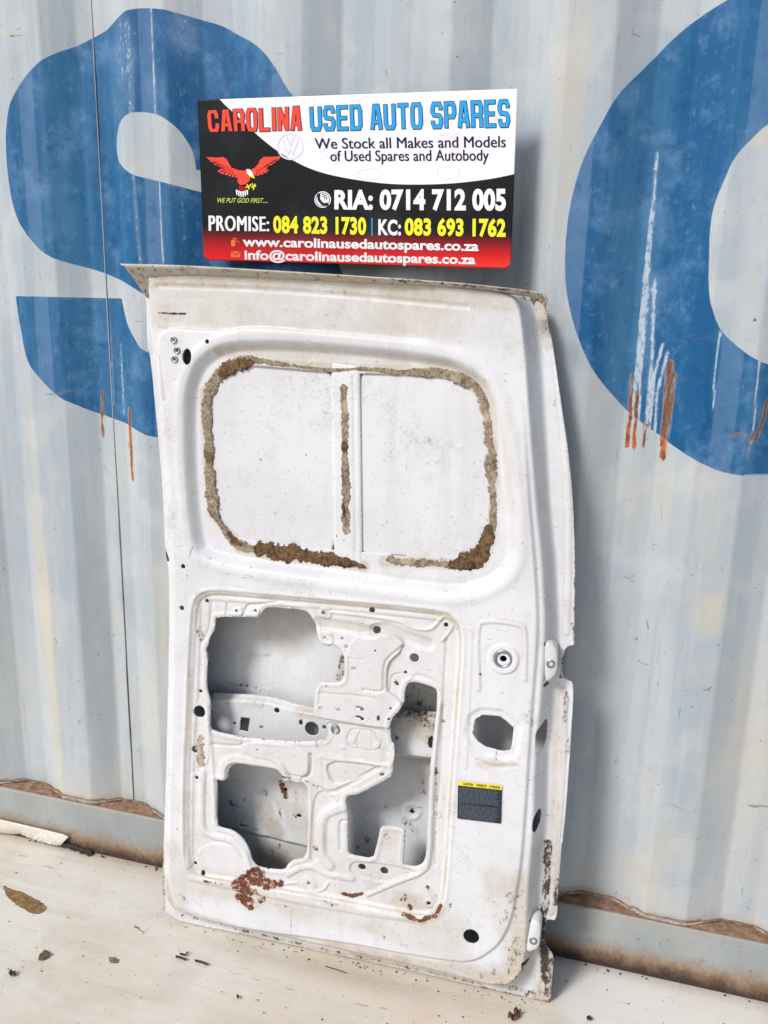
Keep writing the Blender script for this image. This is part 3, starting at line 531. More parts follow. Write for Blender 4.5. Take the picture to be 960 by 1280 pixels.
def relief(X, Y):
    a = sdf(X, Y, A_); w = FW * ss(1 + a / .024) - .0015 * ss(1 - np.abs(a + .0275) / .006)
    tr = hitD([(480, 430)], FW)[0]; fade = 1 - ss((X - tr[0]) / .12) * ss((Y - tr[1] + .30) / .25)
    w = w + .0060 * (ss(.5 + sdf(X, Y, A2) / .008) - 1) * ss(1 + a / .01) * fade
    yb = hitD([(300, 409)], FW)[0, 1] + (X - .15) * (hitD([(560, 431)], FW)[0, 1] - hitD([(300, 409)], FW)[0, 1]) / .45
    w = w + .013 * np.clip((Y - yb) / .115, 0, 1.1) * ss(1 + a / .01)
    c1 = sdf(X, Y, C1); w = w - .019 * ss(c1 / .024) + .0018 * np.exp(-((c1 + .008) / .008) ** 2)
    c3 = sdf(X, Y, C3); w = w - (FW - PK) * ss(c3 / .009) - .0028 * np.exp(-(c3 / .0032) ** 2) + .0012 * np.exp(-((c3 + .006) / .004) ** 2)
    for pts, wp_, hw, amp in BEADS:
        P = hitD(catmull(pts, 4), wp_); R_ = hw * 2.2; m = (X > P[:, 0].min() - R_) & (X < P[:, 0].max() + R_) & (Y > P[:, 1].min() - R_) & (Y < P[:, 1].max() + R_)
        if m.any(): d = dist_poly(X[m], Y[m], P, False); w[m] += amp * np.exp(-(d / hw) ** 4 * .9) * .8
    for pts, amp, sf in PLAT:
        P = hitD(chaikin(pts, 2), PK); m = (X > P[:, 0].min() - .02) & (X < P[:, 0].max() + .02) & (Y > P[:, 1].min() - .02) & (Y < P[:, 1].max() + .02)
        w[m] += amp * ss(.5 + sdf(X[m], Y[m], P) / (sf * .7))
    for H in (H1, H2, H3): w += .0018 * np.exp(-((sdf(X, Y, H, .03) + .006) / .004) ** 2)
    w += -.0035 * ss((sdf(X, Y, OCT, .05) + .018) / .010)
    for (x, y, r, d, wp_) in [(629, 824, 19, .003, FW), (629, 824, 11.5, -.0045, FW), (217, 425, 4, .001, FW), (221, 438, 4, .001, FW), (218, 449, 4, .001, FW), (470, 788, 8, -.002, PK), (405, 765, 5, .0012, PK), (536, 1129, 6, .0015, PK), (557.7, 781, 6, .0012, PK), (546, 1017, 6, .0015, PK), (246, 971, 6, .0015, PK), (386, 1104, 9, .0012, PK), (419, 912, 5.5, -.002, PK), (518, 822, 9, .0008, PK), (440, 926, 3.5, .0015, PK), (470.5, 933, 3.5, .0015, PK), (428.6, 935, 3, .0012, PK), (481, 939, 4, -.001, PK), (402, 883, 4, .001, PK), (682, 1176, 8, 0, 0)]:
        c = E(x, y, r, wp_); q = np.hypot(X - c[0], Y - c[1]); w += d * ss(.5 + (c[2] - q) / .003)
    w += .0026 * (vnoise(X, Y, .17, 2) - .5) + .0011 * (vnoise(X, Y, .045, 6) - .5) + .0004 * (vnoise(X, Y, .018, 16) - .5)
    return w
def splat_fn(items, extra=None):                 # items: (photo points, depth plane, radius m, amp)
    def fn(X, Y):
        a = np.zeros_like(X)
        for pts, wp_, r, amp in items:
            P = hitD(pts, wp_); R_ = r * 1.7; m = (X > P[:, 0].min() - R_) & (X < P[:, 0].max() + R_) & (Y > P[:, 1].min() - R_) & (Y < P[:, 1].max() + R_)
            if not m.any(): continue
            if len(P) == 1: d = np.hypot(X[m] - P[0, 0], Y[m] - P[0, 1])
            else: d = dist_poly(X[m], Y[m], P, False)
            a[m] = np.maximum(a[m], amp * ss(1.5 - d / r))
        if extra is not None: a = np.maximum(a, extra(X, Y))
        return a
    return fn
rust_i = [([(300, 1105), (312, 1100), (322, 1092)], PK, .019, .78), ([(304, 1118), (312, 1125)], PK, .019, .74), ([(328, 1120)], PK, .015, .60), ([(296, 1108)], PK, .008, .85), ([(308, 1128), (322, 1130)], PK, .008, .55), ([(322, 1088)], PK, .005, .8), ([(325, 1103), (342, 1104)], PK, .011, .78), ([(350, 1103)], PK, .009, .72), ([(308, 1112), (320, 1108)], PK, .018, .72),
          ([(258, 1098), (280, 1102)], PK, .003, .62), ([(428, 1117), (440, 1120), (452, 1117)], PK, .0045, .85), ([(505, 1140), (525, 1147), (545, 1142), (552, 1130)], PK, .0045, .85), ([(512, 1134)], PK, .007, .75), ([(394, 1060)], PK, .008, .62), ([(484, 1046)], PK, .009, .6), ([(353, 969), (384, 977)], PK, .003, .55),
          ([(502, 1181), (510, 1184)], FW, .005, .55), ([(257, 1019)], PK, .003, .8), ([(400, 1122), (410, 1124)], PK, .003, .6), ([(670, 372), (684, 382), (690, 430)], 0, .004, .5), ([(600, 1234), (685, 1252)], 0, .004, .55), ([(204, 1040), (204, 1100)], .01, .003, .6)]
grime_i = [([(683, 1195), (685, 1225), (680, 1246)], 0, .016, .72), ([(640, 1236), (675, 1246)], 0, .010, .7), ([(600, 1212), (640, 1210), (650, 1180)], .04, .018, .42), ([(560, 1205), (600, 1215)], .04, .014, .40), ([(640, 1125), (650, 1150)], FW, .016, .45), ([(500, 1120), (545, 1135)], PK, .012, .45), ([(655, 374), (682, 382), (690, 420)], .01, .010, .5), ([(702, 860), (704, 940)], 0, .010, .40), ([(208, 1110), (230, 1145)], .02, .008, .5), ([(560, 1140), (640, 1150)], FW, .03, .25), ([(430, 1160), (500, 1175)], FW, .02, .30), ([(686, 1055), (684, 1080), (683, 1115), (680, 1140)], 0, .009, .95), ([(696, 1100), (694, 1130)], 0, .006, .8), ([(677, 1150), (680, 1180), (684, 1225)], 0, .010, 1.15), ([(640, 1120), (648, 1118)], FW, .012, .62), ([(633, 1140), (632, 1150)], FW, .006, .5), ([(655, 895), (665, 905)], FW, .009, .55), ([(663, 890)], FW, .006, .6), ([(705, 860), (708, 875), (706, 900)], 0, .006, .75), ([(705, 815), (703, 845)], 0, .006, .8), ([(716, 780), (718, 800)], 0, .004, .8), ([(719, 700), (718, 780)], 0, .003, .6), ([(711, 920), (708, 950)], 0, .003, .6),
           ([(600, 1120), (612, 1126), (622, 1132)], FW, .006, .48), ([(644, 1175), (647, 1200)], FW, .008, .5), ([(620, 1228), (645, 1222), (655, 1205)], .03, .006, .75), ([(690, 400), (694, 440)], 0, .004, .5), ([(655, 372), (680, 376)], .02, .007, .65), ([(196, 391), (214, 392), (230, 392)], FW, .0022, 1.1), ([(244, 905), (243, 955)], PK, .003, .25), ([(206, 688), (210, 700)], 0, .004, 1), ([(240, 684), (238, 694)], FW, .002, .8), ([(235, 835), (236, 845)], FW, .004, .55), ([(203, 1060), (204, 1146)], 0, .004, .7), ([(225, 1147), (300, 1166), (400, 1190)], .01, .004, .62), ([(400, 1190), (520, 1216), (600, 1234)], .01, .004, .62),
           ([(222, 1115), (240, 1135)], FW, .006, .4), ([(249, 785), (252, 800)], PK, .007, .55), ([(255, 975), (258, 990)], PK, .007, .45), ([(390, 1122), (415, 1130), (440, 1133)], FW, .006, .45), ([(344, 1132), (365, 1134)], FW, .004, .6), ([(364, 1137), (364, 1165)], FW, .0012, .9), ([(440, 1157), (480, 1165)], FW, .012, .3), ([(520, 1150), (540, 1153)], FW, .005, .45), ([(626, 896), (640, 938)], FW, .004, .5), ([(620, 938), (620, 950)], FW, .002, .9), ([(601, 843)], FW, .003, .8), ([(676, 1158), (676, 1190)], 0, .006, .9), ([(560, 1195), (600, 1196)], FW - .004, .008, .35),
           ([(546, 960), (545, 1000)], PK, .004, .55), ([(544, 1040), (541, 1060)], PK, .004, .55), ([(400, 925), (440, 932)], PK, .003, .3), ([(535, 1110), (545, 1125)], PK, .008, .5), ([(246, 905), (250, 960)], PK, .006, .3)]
film_shade_i = [([(276, 470), (257, 490), (259, 560), (266, 640), (300, 684), (340, 694), (420, 700), (455, 708)], FW - .02, .011, .8), ([(300, 452), (420, 460), (500, 462), (590, 474), (612, 520), (618, 600), (614, 670), (600, 704), (480, 702)], FW - .02, .011, .8), ([(480, 1150), (560, 1175)], FW, .04, .4), ([(620, 1100), (640, 1180)], FW, .025, .5), ([(215, 1060), (225, 1120)], FW, .02, .4), ([(190, 350), (400, 356), (640, 378)], FW, .016, .75), ([(200, 385), (400, 392), (560, 402)], FW, .035, .45), ([(196, 408), (240, 410), (275, 411)], FW, .004, .55), ([(246, 742), (400, 752), (560, 768)], FW, .005, .8), ([(400, 780), (460, 788), (535, 800)], PK, .010, .55), ([(240, 1100), (400, 1135), (560, 1165)], FW, .035, .45), ([(206, 1100), (215, 1135), (300, 1162), (450, 1188), (600, 1222), (650, 1215)], .03, .018, .85), ([(650, 1100), (648, 1200)], FW, .02, .65), ([(676, 376), (690, 430)], 0, .014, .85), ([(560, 1215), (620, 1232), (650, 1215), (652, 1160)], .035, .03, .7), ([(300, 1172), (400, 1194), (520, 1220)], .01, .008, 1.1), ([(700, 870), (694, 1000), (688, 1140)], 0, .01, .55), ([(684, 1190), (680, 1250)], 0, .02, .8), ([(440, 1195), (600, 1232)], 0, .010, .8), ([(500, 1125), (545, 1135)], PK, .022, .7), ([(372, 1075), (398, 1060), (398, 990)], PK, .02, .4), ([(380, 980), (384, 1060)], PK, .02, .45), ([(480, 1045)], PK, .03, .5), ([(250, 960), (252, 1080)], PK, .015, .3), ([(500, 725), (560, 735), (615, 722)], FW, .01, .2), ([(600, 955), (645, 958)], FW, .008, .55), ([(275, 440), (430, 444), (560, 458), (605, 482)], FW - .01, .012, .55), ([(246, 905), (245, 955)], PK, .009, .35), ([(204, 1000), (203, 1140)], 0, .008, .6), ([(633, 520), (640, 640)], FW - .01, .010, .28)]  # dirt strokes, with shade painted in along the top groove and window slopes
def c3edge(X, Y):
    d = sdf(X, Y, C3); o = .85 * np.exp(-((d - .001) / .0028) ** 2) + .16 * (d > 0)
    for pts, wp_, hw, amp in BEADS:                  # dirt and painted shade darken the creases and panel edges of the pressings
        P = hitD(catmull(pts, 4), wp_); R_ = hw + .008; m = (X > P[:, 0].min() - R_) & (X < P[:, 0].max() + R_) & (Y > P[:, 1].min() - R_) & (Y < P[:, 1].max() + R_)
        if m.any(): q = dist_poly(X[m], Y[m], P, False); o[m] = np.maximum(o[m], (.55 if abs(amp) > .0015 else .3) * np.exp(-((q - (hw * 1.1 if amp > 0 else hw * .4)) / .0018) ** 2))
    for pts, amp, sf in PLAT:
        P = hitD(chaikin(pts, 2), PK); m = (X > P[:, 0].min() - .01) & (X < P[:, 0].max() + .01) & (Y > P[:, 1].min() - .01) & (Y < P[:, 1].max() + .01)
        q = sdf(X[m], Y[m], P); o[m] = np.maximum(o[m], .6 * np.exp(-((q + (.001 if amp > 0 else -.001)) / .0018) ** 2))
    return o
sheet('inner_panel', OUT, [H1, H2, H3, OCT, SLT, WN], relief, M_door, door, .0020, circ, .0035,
      dict(rust=splat_fn(rust_i), grime=splat_fn(grime_i), film_shade=splat_fn(film_shade_i, c3edge)))
# outer skin seen through the openings
Ledge = hitD([(250, 1024), (304, 1040), (384, 1058), (450, 1075)], SK)
la, lb = np.polyfit(Ledge[:, 0], Ledge[:, 1], 1)
SQ = hitD([(298, 818), (338, 819), (337, 863), (298, 858)], SK)
def relief_skin(X, Y):
    d = sdf(X, Y, OUT); w = -.0042 + (SK + .0042 + .028 * ss((Y - .74) / .5)) * ss(d / .06)
    w += -.0035 * ss(.5 + sdf(X, Y, SQ, .05) / .002) - .010 * ss((la * X + lb - Y) / .006)
    c = E(515, 1014, 9, SK); q = np.hypot(X - c[0], Y - c[1]); w += .003 * np.exp(-((q - c[2]) / .004) ** 2) + .002 * (vnoise(X, Y, .13, 12) - .5)
    return w
sk_r = [([(352, 978), (355, 990)], SK, .008, .75)]
sk_g = [([(298, 818), (338, 819)], SK, .0012, .6), ([(337, 863), (338, 830)], SK, .0012, .6), ([(290, 1000), (300, 1020)], SK, .02, .45), ([(370, 990), (368, 1030)], SK, .006, .5), ([(450, 1040), (445, 1060)], SK, .01, .5), ([(330, 1045), (380, 1060)], SK, .004, .6), ([(520, 950), (528, 990)], SK, .012, .4), ([(300, 975)], SK, .02, .5), ([(330, 990)], SK, .010, .75), ([(306, 1000)], SK, .008, .6), ([(356, 985), (357, 995)], SK, .007, 1.0), ([(346, 1000), (352, 1025)], SK, .004, .6), ([(300, 1030), (322, 1037)], SK, .0015, 1.1), ([(515, 1014)], SK, .007, .95), ([(505, 1025), (520, 1040)], SK, .010, .6), ([(455, 1012), (480, 1010)], SK, .012, .45), ([(460, 1050)], SK, .012, .5), ([(430, 820), (425, 848)], SK, .01, .75), ([(298, 857), (337, 863)], SK, .0025, .9), ([(350, 1062), (340, 1070)], SK, .01, .5), ([(510, 870), (535, 905)], SK, .03, .62), ([(299, 830), (298, 855)], SK, .0015, .7)]
sk_f = [([(330, 1010), (345, 1040)], SK, .02, .8), ([(352, 985), (375, 1030)], SK, .03, .6), ([(530, 880), (530, 930)], SK, .04, .7), ([(340, 780), (360, 790)], SK, .05, .35), ([(330, 1070), (380, 1075)], SK, .03, .6)]
sheet('outer_skin', hitD(chaikin([(185, 372), (187, 348), (400, 355), (600, 367), (670, 375), (680, 388), (698, 500), (708, 580), (715, 700), (714, 800), (700, 815), (700, 845), (712, 860), (707, 950), (697, 1060), (692, 1145), (678, 1152), (678, 1185), (688, 1196), (684, 1248), (600, 1229), (400, 1186), (208, 1143), (208, 1020), (212, 900), (214, 700), (203, 560), (192, 450)], 1), 0), [], relief_skin, M_skin, door, .004,
      [E(357, 987, 2.6, SK), E(374, 1019.5, 3, SK, 2.4), E(515, 1015, 2.6, SK), E(369, 981, 1.4, SK), E(345, 969, 1.3, SK)], .002, dict(rust=splat_fn(sk_r), grime=splat_fn(sk_g), film_shade=splat_fn(sk_f)))
# impact beam across the openings
BW = -.014
BM = hitD(chaikin([(248, 868), (330, 872), (372, 884), (420, 892), (490, 890), (560, 894), (560, 955), (490, 948), (400, 942), (250, 924)], 1), BW)
sheet('impact_beam', BM, [hitD([(301, 896.5), (312.5, 898), (310, 915), (299.5, 913)], BW)], lambda X, Y: BW - .012 * (1 - ss(sdf(X, Y, BM) / .012)) + .001 * (vnoise(X, Y, .04, 9) - .5), M_door, door, .002,
      [E(346, 888, 3.4, BW), E(293, 904, 2, BW), E(327, 909, 2.2, BW), E(390, 911, 8.7, BW), E(376, 903, 2.4, BW, 3.8), E(405.4, 909, 2.6, BW), E(495.4, 922.3, 2.8, BW), E(539, 928, 4, BW, 8)], .003,
      dict(rust=splat_fn([([(500, 890), (540, 895)], BW, .02, .35)]), grime=splat_fn([([(515, 895), (545, 905)], BW, .020, .70), ([(505, 890)], BW, .015, .5), ([(535, 925)], BW, .012, .5), ([(320, 880)], BW, .02, .35), ([(350, 928), (362, 928)], BW, .005, .6)]), film_shade=splat_fn([([(375, 890), (395, 892)], BW, .014, .7), ([(510, 895), (545, 905)], BW, .04, .9), ([(320, 875)], BW, .02, .3)])))
# top flange: thin outer lip turned back over the head of the door
fl_a = hitD(catmull([(155, 331), (250, 334), (400, 343), (520, 351), (600, 357.5), (676, 367.5), (684, 381)], 8), .052)
fl_b = hitD(catmull([(185, 348), (250, 346), (400, 353), (520, 359), (600, 364), (672, 373), (683, 383)], 8), .036); nfl = len(fl_a)
v = []; 
for i in range(nfl):
    a, b = fl_a[i], fl_b[i]
    for t, wa in ((0, .066), (0.12, .068), (.3, .063), (.65, .055), (1, .046)): v.append((a[0] * (1 - t) + b[0] * t, -(wa - .0), a[1] * (1 - t) + b[1] * t))
fr = [(i * 5 + j, i * 5 + j + 1, (i + 1) * 5 + j + 1, (i + 1) * 5 + j) for i in range(nfl - 1) for j in range(4)]
tr_attr = dict(rust=[.35 if i > nfl * .75 and j < 2 else 0 for i in range(nfl) for j in range(5)], grime=[(.0, .52, .55, .45, .3)[j] + (.12 if i > nfl * .6 else 0) for i in range(nfl) for j in range(5)], film_shade=[1.25] * (nfl * 5))  # dirt tone also paints in the shade of the lip's underside
o = mesh_np('top_flange', v, np.array(fr), M_door, door, True, tr_attr); md = o.modifiers.new('t', 'SOLIDIFY'); md.thickness = .002; md.offset = 0
# left end triangle of the flange
tri = [(155, 331, .058), (186, 344, .050), (184, 372, .0), (181, 364, .0)]
tv = []
for x, y, w in tri: q = hitD([(x, y)], w)[0]; tv.append((q[0], -w, q[1]))
o = mesh_np('flange_end', tv, [(0, 1, 2, 3)], M_door, door, False, dict(rust=[0] * 4, grime=[.5] * 4, film_shade=[1.2] * 4)); md = o.modifiers.new('t', 'SOLIDIFY'); md.thickness = .002; md.offset = 0

# window blanks, pillar between them
M_blank = paint_mat('blank_panel_paint', (.64, .65, .68))
BLW = FW - .0235
def blank(pts):
    P = hitD(chaikin(pts, 2), BLW)
    sheet('window_blank', P, [], lambda X, Y: BLW + .0012 * ss(sdf(X, Y, P) / .003) + .003 * (vnoise(X, Y, .2, 21) - .5), M_blank, door, .004, [], .003,
          dict(rust=splat_fn([]), grime=splat_fn([([(540, 548), (552, 575)], BLW, .012, .42), ([(385, 480), (395, 470)], BLW, .008, .4), ([(305, 485)], BLW, .004, .6), ([(345, 640)], BLW, .006, .4), ([(330, 560), (350, 580)], BLW, .01, .28)]), film_shade=splat_fn([])))
blank([(256, 500), (260, 466), (280, 448), (340, 452), (428, 460), (428, 700), (340, 692), (290, 680), (266, 662), (258, 600)])
blank([(444, 453), (500, 456), (575, 462), (606, 476), (618, 520), (622, 600), (620, 660), (606, 700), (560, 708), (480, 706), (449, 702)])
PW = FW - .020; PP = hitD([(414, 452), (450, 456), (453, 708), (418, 704)], PW)
sheet('window_pillar', PP, [], lambda X, Y: PW + .0015 - .002 * (1 - ss(sdf(X, Y, PP) / .004)) - .0015 * np.exp(-((dist_poly(X, Y, hitD([(442, 470), (445, 690)], PW), False)) / .002) ** 2), M_door, door, .002, [], .005, dict(rust=splat_fn([]), grime=splat_fn([]), film_shade=splat_fn([])))

# sealant left on the sheet: ragged ribbons
def seal_mat(name, a, b, d):
    m = MB(name, .85, .15); n1 = m.noise(110, detail=7, rough=.75); n2 = m.noise(30, detail=4, off=4)
    c = m.mix(m.mr(n1, .36, .62), a, b); c = m.mix(m.mr(n2, .55, .68, 0, .8), c, d); cr = m.noise(190, st=(1, 1, .6), detail=8, rough=.85, off=14); c = m.mix(m.mr(cr, .50, .60, 0, .8), c, d); c = m.mix(m.mr(m.noise(34, detail=5, off=24), .56, .66, 0, .5), c, tuple(min(1, x * 1.5) for x in b)); m.color(c); m.bump(m.op('ADD', m.op('MULTIPLY', n1, 1.5), m.noise(240, detail=5, rough=.8, off=3)), .8, .003); return m.m
M_tan = seal_mat('tan_sealant', (.20, .155, .105), (.43, .36, .265), (.13, .085, .05))
M_brn = seal_mat('rusty_sealant', (.075, .050, .03), (.23, .14, .07), (.035, .025, .018))
def ribbon(name, pts, wid, w0, hgt, mat, seed=0, rag=.5):
    P = hitD(catmull(pts, 10), w0); L = np.concatenate([[0], np.cumsum(np.linalg.norm(np.diff(P, axis=0), axis=1))]); n = max(8, int(L[-1] / .0014))
    s = np.linspace(0, L[-1], n); Q = np.stack([np.interp(s, L, P[:, i]) for i in (0, 1)], 1); T = np.gradient(Q, axis=0); T /= np.linalg.norm(T, axis=1)[:, None] + 1e-9; Nn = np.stack([-T[:, 1], T[:, 0]], 1)
    ww = np.interp(np.linspace(0, 1, n), np.linspace(0, 1, len(wid)), wid); r = np.random.default_rng(seed + 100); K = 13; v = []
    z0 = np.zeros(n)
    nl = .95 + rag * ((vnoise(s, z0, .02, seed) - .5) * 1.7 + (vnoise(s, z0, .006, seed + 1) - .5) * 1.1 + (vnoise(s, z0, .0025, seed + 11) - .5) * .9); nr = .95 + rag * ((vnoise(s, z0, .025, seed + 2) - .5) * 1.7 + (vnoise(s, z0, .006, seed + 3) - .5) * 1.1 + (vnoise(s, z0, .0025, seed + 12) - .5) * .9)
    endf = np.clip(np.minimum(s, L[-1] - s) / .006, .05, 1) ** .5
    for i in range(n):
        for k in range(K):
            t = -1 + 2 * k / (K - 1); d = t * ww[i] * endf[i] * (nl[i] if t < 0 else nr[i])
            hh = .42 * hgt * (1 - t ** 6) * (.65 + .75 * float(vnoise(np.array(s[i]), np.array(t * ww[i]), .0035, seed + 5)) + .2 * float(vnoise(np.array(s[i]), np.array(t * ww[i]), .012, seed + 6))) - .0012 * (abs(t) == 1)
            q = Q[i] + Nn[i] * d; v.append((q[0], -(w0 + hh), q[1]))
    return mesh_np(name, v, np.array([(i * K + k, i * K + k + 1, (i + 1) * K + k + 1, (i + 1) * K + k) for i in range(n - 1) for k in range(K - 1)])[:, ::-1], mat, door, True)
SW = FW - .0195
ribbon('sealant_strip', [(290, 455), (315, 450), (345, 454), (380, 459), (415, 463), (460, 461), (500, 465), (545, 466), (575, 469)], [.012, .007, .006, .0035, .004, .004, .004, .006, .009, .010], SW, .003, M_tan, 1)
ribbon('sealant_strip', [(566, 468), (592, 480), (605, 505), (611, 540), (615, 590), (617, 640), (612, 672)], [.010, .013, .010, .008, .010, .010, .009, .009], SW, .0035, M_tan, 2)
ribbon('sealant_strip', [(300, 456), (278, 464), (264, 482), (258, 510), (260, 550), (262, 600), (267, 640), (277, 658)], [.006, .013, .012, .009, .010, .011, .012, .008], SW, .0035, M_tan, 3)
ribbon('sealant_strip', [(482, 700), (510, 702), (545, 705), (575, 705)], [.006, .007, .007, .008], SW, .0025, M_tan, 4, .7)
ribbon('sealant_strip', [(276, 656), (290, 676), (308, 684), (330, 688)], [.007, .008, .011, .008], SW + .0005, .003, M_tan, 5)
ribbon('rusty_sealant', [(318, 685), (345, 691), (375, 693), (405, 697), (430, 702), (457, 709)], [.011, .018, .017, .018, .011, .003], SW + .001, .005, M_brn, 6).__setitem__('label', 'rust brown lump of sealant along the lower left window edge')
ribbon('rusty_sealant', [(560, 706), (585, 702), (602, 692), (608, 675), (612, 655)], [.007, .014, .018, .013, .006], SW + .001, .006, M_brn, 7)
ribbon('rusty_sealant', [(274, 470), (288, 458), (304, 454), (318, 452)], [.007, .015, .013, .005], SW + .001, .005, M_brn, 8)
ribbon('rusty_sealant', [(284, 664), (293, 675), (303, 682)], [.004, .008, .003], SW + .0015, .004, M_brn, 9)
ribbon('rusty_sealant', [(236, 505), (242, 478), (247, 470)], [.003, .005, .003], SW + .004, .001, M_tan, 10, .9)
ribbon('pillar_sealant', [(429, 480), (431, 530), (431, 580), (433, 630), (432, 668)], [.008, .008, .008, .007, .010, .009, .009, .0095], PW + .001, .003, M_tan, 11)
ribbon('rusty_sealant', [(430, 552), (431, 566)], [.006, .007, .005], PW + .002, .004, M_brn, 12); ribbon('rusty_sealant', [(429, 628), (430, 646)], [.003, .004, .003], PW + .003, .003, M_brn, 13)
ribbon('tape_residue', [(252, 918), (251, 938), (249, 957)], [.008, .009, .008], PK + .003, .0004, seal_mat('tape_residue', (.55, .50, .42), (.30, .20, .09), (.6, .57, .52)), 14, 1.0)

# latch brackets on the edge face
def dl(x, y, w): q = hitD([(x, y)], w)[0]; return (q[0], -w, q[1])
M_br = paint_mat('bracket_paint', (.62, .64, .67)); M_st = MB('zinc_bolt', .35, .5, .8); M_st.color((.30, .32, .35)); M_st = M_st.m; M_blk = MB('black_void', .9, .1); M_blk.color((.01, .01, .012)); M_blk = M_blk.m
def bracket(pts, w0, bolt, rb):
    P = np.array([hitD([p], w0)[0] for p in pts]); P = chaikin(P, 1); n = len(P); cen = P.mean(0); v = []
    for sc_, w in ((1.04, w0 - .034), (1.0, w0 - .003), (.95, w0), (.84, w0 + .0012)):
        for p in P: q = cen + (p - cen) * sc_; v.append((q[0], -w, q[1]))
    f = [(j * n + i, j * n + (i + 1) % n, (j + 1) * n + (i + 1) % n, (j + 1) * n + i)[::-1] for j in range(3) for i in range(n)]; f.append(tuple(3 * n + i for i in range(n))[::-1])
    o = mesh_np('latch_bracket', v, f, M_br, door, True, dict(rust=[0] * len(v), grime=[.1] * len(v), film_shade=[.15] * len(v)))
    c = dl(*bolt, w0 + .001); k = rb
    vs, fs = lathe([(k, -.002), (k, .0008), (k * .8, .0016), (k * .5, .0016), (k * .42, -.001), (k * .1, -.001)], c, (0, -1, 0)); mesh_np('bolt', vs, fs, M_st, o, False)
    return o
bracket([(681, 806), (684, 802), (690, 804), (697, 812), (697, 838), (693, 846), (686, 852), (681, 851)], .036, (688.4, 829.8), .0085)
bracket([(664, 1150), (676, 1153), (675.5, 1170), (674, 1186), (657.5, 1192), (660, 1170)], .038, (666.7, 1176), .0080)
# threaded insert in the round boss and clinch rings
c = dl(629, 824, FW - .002); vs, fs = lathe([(.0185, -.003), (.0185, .0016), (.0160, .0028), (.0125, .0022), (.0112, -.010), (.0112, -.012)], c, (0, -1, 0), 36)
mesh_np('threaded_insert', vs, fs[:-2], M_st, door, True)
vs, fs = lathe([(.0075, -.02), (.0072, -.004), (.006, -.004), (.0055, -.03)], c, (0, -1, 0), 24); mesh_np('insert_hole_dark', vs, fs, M_blk, door, False)  # black plug stands in for the dark of the insert's open bore
for x, y in ((217, 425), (221, 438), (218, 449), (419, 912)):
    r = .0068 if x < 300 else .009; c = dl(x, y, (FW if x < 300 else PK - .003) + .0005); vs, fs = lathe([(r, -.002), (r * .98, .0012), (r * .72, .0012), (r * .6, -.004)], c, (0, -1, 0), 24); mesh_np('clinch_nut', vs, fs[:-2], M_st, door, True)
# warning sticker
M_sb = MB('sticker_black', .35, .5); M_sb.color((.012, .018, .032)); M_sb = M_sb.m; M_y = MB('sticker_yellow', .4, .4); M_y.color((.78, .68, .03)); M_y = M_y.m; M_tx = MB('print_grey', .5, .3); M_tx.color((.14, .17, .20)); M_tx = M_tx.m
def slab(name, px, w, mat, parent, th=.0004):
    P = [hitD([p], w)[0] for p in px]; k = len(P); v = [(q[0], -w, q[1]) for q in P] + [(q[0], -w + th, q[1]) for q in P]
    f = [tuple(range(k)), tuple(range(2 * k - 1, k - 1, -1))] + [(i, (i + 1) % k, k + (i + 1) % k, k + i) for i in range(k)]
    return mesh_np(name, v, f, mat, parent, False)
c_ = [(572.6, 977), (627.7, 983), (626, 1029.5), (571.6, 1023)]
def bil(q, s, t): a = np.array(q[0]) * (1 - s) + np.array(q[1]) * s; b = np.array(q[3]) * (1 - s) + np.array(q[2]) * s; return tuple(a * (1 - t) + b * t)
stk = slab('warning_sticker', c_, FW + .0032, M_sb, door); stk['label'] = 'dark warning sticker with yellow caution header'
slab('sticker_header', [bil(c_, 0, -.015), bil(c_, 1, -.015), bil(c_, 1, .10), bil(c_, 0, .10)], FW + .0035, M_y, stk)
vs, fs = [], []
for r in range(27):
    t = .145 + r * .031; x = .03
    if r in (14,): continue
    while x < .95:
        l = random.uniform(.03, .13)
        if x + l > .97: break
        if not (r == 13 and x > .4):
            q = [hitD([bil(c_, a, b)], FW + .0038)[0] for a, b in ((x, t), (x + l, t), (x + l, t + .011), (x, t + .011))]; k = len(vs); vs += [(p[0], -(FW + .0038), p[1]) for p in q]; fs.append((k, k + 1, k + 2, k + 3))
        x += l + random.uniform(.012, .03)
o = mesh_np('small_print', vs, fs, M_tx, stk, False)

# =================================================================== SIGN
def signY(X): return -.014 - .034 * np.clip((X + .62) / .45, 0, 1.4) ** 2 - .004 - .0025 * np.sin((X + .9) * 14)
def hitS(p, lift=0.0):
    r = rays(p); Y = np.full(len(r), -.02)
    for _ in range(6):
        t = (Y - EYE[1]) / r[:, 1]; q = EYE + r * t[:, None]; Y = signY(q[:, 0]) - lift
    return EYE + r * ((Y - EYE[1]) / r[:, 1])[:, None]
sc0 = hitS([(255, 325)])[0]
sign = thing('advert_sign', 'car parts shop sign in black, white and red fixed above the leaning door', 'sign', tuple(sc0))
def SL(p): return p - sc0
sq = [(247, 125), (647, 111), (638, 335.5), (255, 325)]
nx, ny = 260, 140; Sg, Tg = np.meshgrid(np.linspace(0, 1, nx), np.linspace(0, 1, ny), indexing='ij')
a = np.outer(1 - Sg.ravel(), sq[0]) + np.outer(Sg.ravel(), sq[1]); b = np.outer(1 - Sg.ravel(), sq[3]) + np.outer(Sg.ravel(), sq[2]); PX = a * (1 - Tg.ravel())[:, None] + b * Tg.ravel()[:, None]
